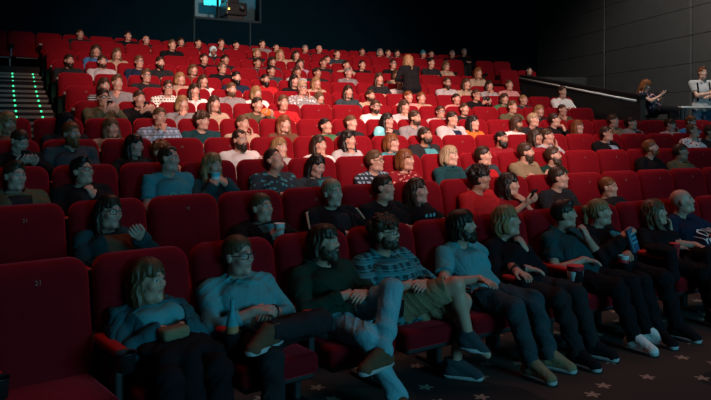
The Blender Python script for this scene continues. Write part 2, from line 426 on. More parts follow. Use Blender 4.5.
# arm poses: wrist, elbow hint, hand direction, palm normal, curl ; written for the right arm (+x), z from the seat / head
def arm_pose(name, hz):
    P={
     'lap':   ((.055,.40,.600),(1,-.3,-.6),(-.75,.65,-.1),(0,0,-1),.45),
     'thigh': ((.125,.46,.595),(1,-.4,-.3),(-.1,.99,-.12),(0,0,-1),.35),
     'clasp': ((.070,.44,.625),(1,-.2,-.6),(-.85,.5,.1),(-.2,-.4,-.9),.85),
     'cross': ((-.085,.375,.665),(1,-.1,-.7),(-.95,.1,.25),(0,-1,-.1),.5),
     'rest':  ((.255,.44,.600),(1,-.6,-.2),(-.05,1,-.15),(0,0,-1),.45),
     'chin':  ((.055,.290,hz-.205),(.8,.5,-1),(-.35,-.25,.9),(-.4,-.9,-.1),1.0),
     'cheek': ((.105,.230,hz-.165),(.8,.6,-1),(-.1,-.15,1),(-.95,-.3,0),.45),
     'mouth': ((.060,.310,hz-.17),(.8,.4,-1),(-.55,-.35,.75),(-.4,-.9,0),.8),
     'fist':  ((.030,.355,hz-.165),(.8,.5,-1),(-.2,-.3,.95),(-.3,-.9,-.1),1.35),
     'hold':  ((.075,.440,hz-.185),(.9,.2,-.9),(-.45,.35,.8),(-.95,.1,-.1),.7),
     'phone': ((.075,.470,.730),(.9,0,-.9),(-.5,.7,.45),(-.3,-.6,.7),.7),
     'up':    ((.160,.330,hz-.10),(1,.3,-.9),(-.2,.1,1),(-.3,-.9,0),.6),
    }
    return P[name]

def hand_prims(W, d, n, side, curl, h):
    d=nrm(np.asarray(d,float)); n=np.asarray(n,float); n=nrm(n-d*(n@d)); s=np.cross(d,n)*side   # s: little finger -> thumb side
    r=max(.0085,h*.85); out=[]; q=.92
    out.append((cone(W-d*.005, W+d*.030*q,.024,.024),.012))
    for o,rr in ((-.021,.0145),(0,.0155),(.019,.0145)):
        out.append((cone(W+d*.03*q+s*o*.7, W+d*.080*q+s*o, rr, rr*.85),.008))
    for o,L in ((-.030,.052),(-.0105,.068),(.010,.074),(.030,.066)):
        b=W+d*.085*q+s*o; L=L*q; segs=(L*.45,L*.32,L*.26); ang=0; p=b; rr=r
        for i,Ls in enumerate(segs):
            ang+=curl*(.5 if i==0 else .75); dd=d*math.cos(ang)+n*math.sin(ang)+s*o*.6*(1-min(curl,1)); dd=nrm(dd)
            p2=p+dd*Ls; out.append((cone(p,p2,rr,rr*.92),.004)); p=p2; rr*=.92
    b=W+d*.022*q+s*.024; p1=b+nrm(d*.75+s*.75+n*.25)*.040*q; p2=p1+nrm(d*(.9-.2*curl)+s*(.25-.35*curl)+n*(.2+.45*curl))*.030*q; p3=p2+nrm(d*(.9-.3*curl)-s*.15*curl+n*(.3+.4*curl))*.024*q
    out+=[(cone(b,p1,.0155,.0115),.010),(cone(p1,p2,r*1.22,r*1.1),.004),(cone(p2,p3,r*1.1,r),.004)]
    return out

def head_prims(fr, sex, jaw=1.0):
    H=[]; E=lambda c,r,k: H.append((ell(np.array(c)*HZ,np.array(r)*HZ,fr),k)); C=lambda a,b,ra,rb,k: H.append((hcone(np.array(a)*HZ,np.array(b)*HZ,ra*HZ,rb*HZ,fr),k))
    j=jaw*(.93 if sex=='f' else 1)
    E((0,-.012,.030),(.077,.098,.090),.01)
    E((0,.022,-.047),(.059*j,.070,.079),.03)
    E((0,.068,-.103),(.024*j,.024,.020),.02)
    for sx in(-1,1):
        C((sx*.012,.087,.024),(sx*.045,.074,.022),.011,.009,.012)
        E((sx*.040,.062,-.022),(.024,.026,.024),.02)
        E((sx*.0145,.091,-.027),(.009,.010,.008),.008)
        E((sx*.079,-.006,-.004),(.009,.020,.032),.006); E((sx*.083,-.012,.004),(.006,.018,.022),.005)
        E((sx*.048*j,.020,-.088),(.018,.03,.022),.02)
    C((0,.088,.014),(0,.1035,-.022),.0075,.0105,.012)
    C((-.017,.088,-.049),(.017,.088,-.049),.0062,.0062,.006); C((0,.091,-.049),(0,.091,-.049),.007,.007,.006)
    C((-.014,.087,-.062),(.014,.087,-.062),.0070,.0070,.006); C((0,.089,-.062),(0,.089,-.062),.0075,.0075,.006)
    return H

def build_body(sp, h):
    """sp: dict(sex, h, lx, yaw, pitch, roll, ra, la, legs, top, fat ...) -> meshes in the person's own frame"""
    sex=sp['sex']; f=sex=='f'; fat=sp.get('fat',1.0); hz=sp['h']; lx=sp.get('lx',0.0); ly=sp.get('ly',0.0)
    stand=sp.get('stand'); J={}
    Hc=V3(lx,.150+ly,hz)
    if stand: pel=V3(0,0,.90); N=V3(lx*.8,ly*.7,1.40); Hc=V3(lx,ly+.03,1.40+.150)
    else: pel=V3(0,.325,.455); N=V3(lx*.8,.105+ly*.75,hz-.142)
    M=rotz(sp['yaw'])@rotx(sp['pitch'])@roty(sp.get('roll',0)); fr=(Hc,M)
    yaw_b=sp.get('tw',0.0); RB=rotz(yaw_b)
    sw=(.158 if f else .184) if h<.010 else (.172 if f else .198); sw*=(.5+.5*fat)
    sx=lambda v: RB@np.asarray(v,float)
    up=nrm(N-pel)
    ch=pel+(N-pel)*.60+sx((0,.012,0))
    Sh={1:N+sx((sw,.012,-.050)),-1:N+sx((-sw,.012,-.050))}
    T=[]   # torso
    hw=.075 if not f else .078
    T.append((cone(pel+V3(-hw,0,0),pel+V3(hw,0,0),.105*fat,.105*fat),.02))
    for s in(-1,1):
        T.append((cone(pel+V3(s*.055,0,.02),ch+sx((s*.072,0,0)),.098*fat,.094*(.5+.5*fat)),.05))
        T.append((cone(ch+sx((s*.04,0,0)),N+sx((s*.085,.008,-.075)),.095,.066),.05))
        T.append((cone(N+sx((s*.03,-.005,-.020)),Sh[s],.046,.052),.03))
        if f: T.append((ell(ch+sx((s*.062,.062,.045)),(.055,.052,.052)),.03))
    if fat>1.1: T.append((ell(pel+V3(0,.06,.10),(.13*fat,.10*fat,.11)),.04))
    neck=[(cone(N+V3(0,0,-.03),Hc+M@V3(0,-.018,-.07),.055 if not f else .047,.050 if not f else .043),.02)]
    arms=[];hands=[]; J['wrist']={}; sleeve=[]
    for s,nm in((1,sp['ra']),(-1,sp['la'])):
        if isinstance(nm,str):
            w,hint,hd,pn,curl=arm_pose(nm,hz); w=list(w)
            if stand: w[2]+=.5 if nm in('lap','clasp','cross','thigh','phone') else (1.55-hz); w[1]-=.17
            if nm=='cross' and s==-1: w[2]-=.035; w[1]+=.02
            if nm=='clasp' and s==-1: w[1]+=.03
            if nm in('chin','cheek','mouth','fist','up','hold'): w[0]+=lx*s*1.0
        else: w,hint,hd,pn,curl=nm
        mir=np.array([s,1,1.]); W=np.array(w)*mir; hint=np.array(hint)*mir; hd=nrm(np.array(hd,float))*mir; pn=np.array(pn,float)*mir
        El,W=ik(Sh[s],W,.265,.235,hint)
        a=.9 if f else 1.0
        arms.append((cone(Sh[s],El,.050*a*fat**.5,.038*a),.02)); arms.append((cone(El,W,.040*a,.0255*a),.015)); arms.append((ell(El+(W-El)*.25,(.036*a,)*3),.02))
        hands+=hand_prims(W,hd,pn,s,curl,h); J['wrist'][s]=(W,nrm(W-El),hd,pn); J[('el',s)]=El; J[('sh',s)]=Sh[s]
        sl=sp.get('sleeve',1.0)
        if sl>=1: sleeve+=[(cone(Sh[s],El,.050*a*fat**.5,.042*a),.02),(cone(El,El+(W-El)*(.93 if sl<1.5 else .6),.043*a,.031*a,True),.012)]
        elif sl>.2: sleeve+=[(cone(Sh[s],Sh[s]+(El-Sh[s])*(.62*sl/.5),.052*a*fat**.5,.050*a,True),.02)]
        else: sleeve+=[(cone(N+sx((s*.03,0,-.03)),Sh[s]+V3(s*.02,0,0),.046,.055,True),.02)]
    legs=[]; trous=[]; shoes=[]; soles=[]
    mode=sp.get('legs','flat'); tl=.345
    hip={s:pel+V3(s*.085,0,-.005) for s in(-1,1)}
    if stand:
        kn={s:V3(s*.095,.02,.47) for s in(-1,1)}; an={s:V3(s*.10,-.02,.085) for s in(-1,1)}; fd={s:V3(s*.15,1,0) for s in(-1,1)}
        if stand=='step': kn[1]=V3(.11,.16,.52); an[1]=V3(.13,.10,.12)
    else:
        kn={s:V3(s*.125,.325+tl,.440) for s in(-1,1)}; an={s:V3(s*.125,.325+tl+.03,.085) for s in(-1,1)}; fd={s:V3(s*.15,1,-.05) for s in(-1,1)}
        if mode=='far': 
            for s in(-1,1): an[s]=V3(s*.12,.325+tl+.13,.09)
        if mode=='tuck':
            for s in(-1,1): an[s]=V3(s*.11,.325+tl-.06,.09)
        if mode=='fig4L':   # left ankle on the right knee
            kn[1]=V3(.10,.67,.43); an[1]=V3(.09,.70,.085); kn[-1]=V3(-.26,.58,.545); an[-1]=V3(.085,.64,.565); fd[-1]=V3(1,.35,-.15)
        if mode=='highL':
            kn[1]=V3(.07,.67,.44); an[1]=V3(-.06,.80,.085); kn[-1]=V3(-.15,.62,.66); an[-1]=V3(.03,.76,.36); fd[-1]=V3(1,.15,-.08)
        if mode=='kneeL':   # left thigh over the right one
            kn[1]=V3(.06,.67,.42); an[1]=V3(.02,.74,.085); kn[-1]=V3(-.02,.665,.565); an[-1]=V3(.10,.80,.22); fd[-1]=V3(.45,.8,-.35)
        if mode=='shortsR':
            kn[1]=V3(.0,.68,.63); an[1]=V3(-.04,.75,.30); fd[1]=V3(-.15,1,-.55); kn[-1]=V3(-.13,.69,.50); an[-1]=V3(-.13,.64,.085)
        if mode=='kneeR':
            kn[-1]=V3(-.06,.67,.42); an[-1]=V3(-.04,.72,.085); kn[1]=V3(.02,.665,.565); an[1]=V3(-.12,.80,.24); fd[1]=V3(-.45,.8,-.35)
        if 'lr' in sp:
            R=rotz(sp['lr']); 
            for s in(-1,1): kn[s]=pel+R@(kn[s]-pel); an[s]=pel+R@(an[s]-pel); fd[s]=R@fd[s]
    shorts=sp.get('shorts')
    for s in(-1,1):
        F=fat**.5; d=nrm(fd[s]); A=an[s]; K=kn[s]; Hh=hip[s]
        legs+=[(cone(Hh,K,.080*F,.054),.03),(cone(K,A,.052,.034),.02),(ell(K+(A-K)*.3+nrm(np.cross(nrm(A-K),np.cross(V3(0,1,0),nrm(A-K))))*-.012,(.050,.050,.06)),.03)]
        legs+=[(cone(A+V3(0,0,-.02)-d*.03,A-V3(0,0,.035)+d*.13,.036,.026),.02)]
        trous+=[(cone(Hh,K,.084*F,.060),.03)] if not shorts else [(cone(Hh,Hh+(K-Hh)*.86,.088*F,.076,True),.03)]
        if not shorts: trous+=[(cone(K,K+(A-K)*1.0,.060,.046,True),.02)]
        g=Grid(np.minimum(A-.12,A+d*.22-.08),np.maximum(A+.12,A+d*.22+.08),max(h,.005))
        nup=V3(0,0,1)
        g.add(cone(A-d*.045+V3(0,0,-.035),A+d*.135+V3(0,0,-.045),.041,.034),.01); g.add(cone(A-d*.03+V3(0,0,.03),A-d*.02+V3(0,0,-.03),.043,.043),.02)
        g.add(ell(A+d*.135+V3(0,0,-.05),(.04,.04,.034)),.02); g.add(cone(A+V3(0,0,.015),A+d*.12-V3(0,0,.034),.046,.034),.01)
        g.clip(lambda X,Y,Z,A=A: (A[2]-.078)-Z-(X-A[0])*d[0]*-d[2]*0+0*Y)
        g.clip(lambda X,Y,Z,A=A: Z-(A[2]+.045)+0*X+0*Y)
        shoes.append(g.mesh('shoe')[0])
        if h<.006:
            g=Grid(np.minimum(A-.12,A+d*.22-.08),np.maximum(A+.12,A+d*.22+.08),h)
            g.add(cone(A-d*.045+V3(0,0,-.045),A+d*.14+V3(0,0,-.055),.046,.040),.01)
            g.clip(lambda X,Y,Z,A=A: (A[2]-.084)-Z+0*X+0*Y); g.clip(lambda X,Y,Z,A=A: Z-(A[2]-.058)+0*X+0*Y)
            soles.append(g.mesh('sole')[0])
    top=sp.get('topstyle','shirt')
    # ---- body
    allp=[p for l in (T,neck,arms,hands,legs) for p,_ in l]; lo=np.min([p.lo for p in allp],0)-.05; hi=np.max([p.hi for p in allp],0)+.05
    hi=np.maximum(hi,Hc+.20); lo=np.minimum(lo,Hc-.17)
    g=Grid(lo,hi,h)
    for p,k in T+legs+neck: g.add(p,k)
    for p,k in arms: g.add(p,min(k,.015))
    hp=head_prims(fr,sex,sp.get('jaw',1)); 
    for p,k in hp[:3]: g.add(p,k)
    for p,k in hp[3:]: g.add(p,k)
    for s in(-1,1): g.sub(ell(np.array((s*.033,.100,.004))*HZ,np.array((.018,.017,.012))*HZ,fr),.010)
    for s in(-1,1): g.add(ell(np.array((s*.032,.074,.004))*HZ,np.array((.0135,)*3)*HZ,fr),.002)
    for p,k in hands: g.add(p,k)
    body,v=g.mesh('person_body')
    L=(v-Hc)@M/HZ; msk=np.zeros((len(v),4)); msk[:,3]=1
    fz=L[:,1]>.05; w=h*.5
    sm=lambda d: np.clip(.5-d/(2*w),0,1)
    x,z=np.abs(L[:,0]),L[:,2]
    msk[:,0]=fz*sm(np.maximum(x-.024,np.abs(z+.0555)-.011))*(.95 if f else .6)
    msk[:,1]=fz*sm(np.maximum(np.maximum(.012-x,x-.05),np.abs(z-.030+(x-.03)*.12)-(.0035 if f else .005)))*.9
    msk[:,1]=np.maximum(msk[:,1],fz*sm(np.maximum(x-.020,np.abs(z+.0555)-.0014))*.8)
    ew=fz*sm(np.sqrt(((x-.032)/1.7)**2+(z-.004)**2)-.0078); ei=sm(np.sqrt((x-.032)**2+(z-.004)**2)-.0062)
    msk[:,2]=np.clip(ew*(.55+.45*ei),0,1)
    if h>.008:
        lash=fz*sm(np.sqrt(((x-.032)/1.9)**2+(z-.004)**2)-.0075); msk[:,2]=np.clip(lash*.95,0,1)
    at=body.color_attributes.new('mask','FLOAT_COLOR','POINT'); at.data.foreach_set('color',msk.astype(np.float32).ravel())
    # ---- clothes
    def folds(a,sd):
        def fn(X,Y,Z):
            q=np.sin(Z*40+5*np.sin(X*9+sd)+Y*16+3*np.sin(Y*13)); r=np.sin(X*34+Z*30*np.sin(sd)+4*np.sin(Y*11+sd)+2*np.sin(Z*17))
            return -a*(np.abs(q)**.6*np.sign(q))*(.5+.5*np.sin(X*15+Y*19+sd*2))-a*.7*(1-np.abs(r))**2*np.sin(Z*23+Y*9+sd)
        return fn
    out=dict(body=body,fr=fr,J=J,shoes=shoes,soles=soles)
    fa_=sp.get('fold',.0085 if h<.0085 else .006)
    def garment(nm,parts,grow,neckr,vneck,fold,wedge=None,hood=False,hem=None):
        ps=[p for p,_ in parts]; lo=np.min([p.lo for p in ps],0)-.07; hi=np.max([p.hi for p in ps],0)+.07
        g=Grid(lo,hi,h)
        for p,k in parts: g.add(p,k,grow)
        if neckr and not sp.get('turtle'):
            nd=nrm(Hc+M@V3(0,-.01,-.07)-N); g.sub(cone(N+nd*.012,N+nd*.25,neckr,neckr+.03),.008)
        if sp.get('turtle') and neckr: g.add(cone(N,N+(Hc+M@V3(0,-.018,-.07)-N)*.8,.062,.058,True),.012)
        if vneck: g.sub(ell(N+sx((0,.080,-.050-vneck*.4)),(.045+vneck*.15,.05,.045+vneck)),.008)
        if wedge:
            def wd(X,Y,Z):
                lw=wedge[0]+wedge[1]*np.clip((Z-(pel[2]+.02))/max(N[2]-pel[2],.1),0,1.3)
                cx=pel[0]+(N[0]-pel[0])*np.clip((Z-pel[2])/(N[2]-pel[2]),0,1); xr=(X-cx)*RB[0,0]+(Y-ch[1])*RB[1,0]; yr=(Y-ch[1])*RB[1,1]+(X-cx)*RB[0,1]
                return -np.maximum(np.maximum(np.abs(xr)-lw,.03-yr),(pel[2]-.2)-Z)
            sl,X,Y,Z=g.blk(V3(-.19,.02 if not stand else -.2,pel[2]-.2)+V3(lx,0,0),V3(.19,ch[1]+.22,N[2]+.1)+V3(lx,0,0))
            g.F[sl]=np.maximum(g.F[sl],wd(X,Y,Z))
            tt=[p for p,_ in sleeve]
            for p,k in sleeve: g.add(p,.01,grow)
            if neckr: g.sub(cone(N+V3(0,0,.012),N+V3(0,0,.25),neckr,neckr+.03),.008)
        if hood:
            g.add(ell(N+sx((0,-.050,.020)),(.115,.060,.055)),.02); 
            for s in(-1,1): g.add(cone(N+sx((s*.085,-.02,.012)),N+sx((s*.055,.075,-.045)),.030,.020),.02)
            g.sub(cone(N+V3(0,0,.01),Hc,.056,.10),.006)
        if sp.get('collar') and neckr and not hood:
            for s in(-1,1): g.add(cone(N+sx((s*.058,-.01,.018)),N+sx((s*.030,.078,-.022)),.016,.012),.006)
            g.add(cone(N+sx((-.05,-.045,.024)),N+sx((.05,-.045,.024)),.016,.016),.006)
        if fold: g.warp(folds(fold,sp.get('seed',1)%7))
        return g.mesh(nm)[0]
    base=T if not sp.get('long_top') else T
    out['shirt']=garment('shirt',base+sleeve,.012,.060 if not f else .056,sp.get('v',0.0),fa_,hood=(top=='hoodie'))
    if top=='jacket':
        out['jacket']=garment('jacket',base+sleeve,.024,.076,0,fa_*1.15,wedge=sp.get('wedge',(.03,.06)),hood=sp.get('hood',False))
    out['trousers']=garment('trousers',[(cone(pel+V3(-hw,0,-.01),pel+V3(hw,0,-.01),.104*fat,.104*fat),.02)]+trous,.009 if top!='x' else .009,0,0,fa_)
    return out

RESH={0:.005,1:.007,2:.0085,3:.0095,4:.0105}
def dress(meshes, sp, h, parent_root=None, loc=None, rz=0.0, zs=1.0):
    body=obj('person',meshes['body'],skin_mat(sp.get('skin',0)),None,loc,(0,0,rz)); body.scale=(1,1,zs)
    Hc,M=meshes['fr']; Rm=Matrix([list(r) for r in M]).to_4x4(); T=Matrix.Translation(Vector(Hc))@Rm@Matrix.Scale(HZ,4)
    def headchild(nm,me,mat):
        o=obj(nm,me,mat,body); o.matrix_local=T; return o
    hs=max(h,.006) if h<.01 else .010
    st=sp.get('hair','short')
    if st=='beanie': headchild('beanie',hair_mesh('beanie',hs),cloth(sp.get('hcol','char')))
    elif st in('hood','scarf'): headchild('head_scarf' if st=='scarf' else 'hood',hair_mesh(st,hs),cloth(sp.get('hcol','char')))
    elif st!='bald': headchild('hair',hair_mesh(st,hs),hair_mat(sp.get('hcol','br')))
    if sp.get('beard'): headchild('beard',beard_mesh(sp['beard'],hs),hair_mat(sp.get('bcol',sp.get('hcol','br') if sp.get('hcol') in HAIRC else 'br')))
    if sp.get('glasses'): headchild('glasses',glasses_mesh(.0024 if h<.009 else .004),BLACKP)
    c=sp.get('top','black'); c=c if isinstance(c,tuple) else (c,)
    i=sp.get('inner'); 
    if 'jacket' in meshes:
        obj('jacket',meshes['jacket'],cloth(*c),body); ic=i or 'char'; ic=ic if isinstance(ic,tuple) else (ic,); obj('shirt',meshes['shirt'],cloth(*ic),body)
    else: obj('shirt',meshes['shirt'],cloth(*c),body)
    tr=sp.get('trou','char'); obj('trousers' if not sp.get('shorts') else 'shorts',meshes['trousers'],cloth(*(tr if isinstance(tr,tuple) else (tr,))),body)
    for q,m in enumerate(meshes['shoes']):
        so=obj('shoe',m,cloth(sp.get('shoe','black')),body)
        if meshes['soles']: obj('sole',meshes['soles'][q],cloth('ltgrey'),so)
    if sp.get('watch'):
        W,ax,hd,pn=meshes['J']['wrist'][sp['watch']]; o=obj('watch',band_mesh(),BLACKP,body)
        q=Vector(ax).to_track_quat('Z','Y'); o.matrix_local=Matrix.Translation(Vector(W-ax*.03))@q.to_matrix().to_4x4()
    if sp.get('ribbon'):
        pass
    return body

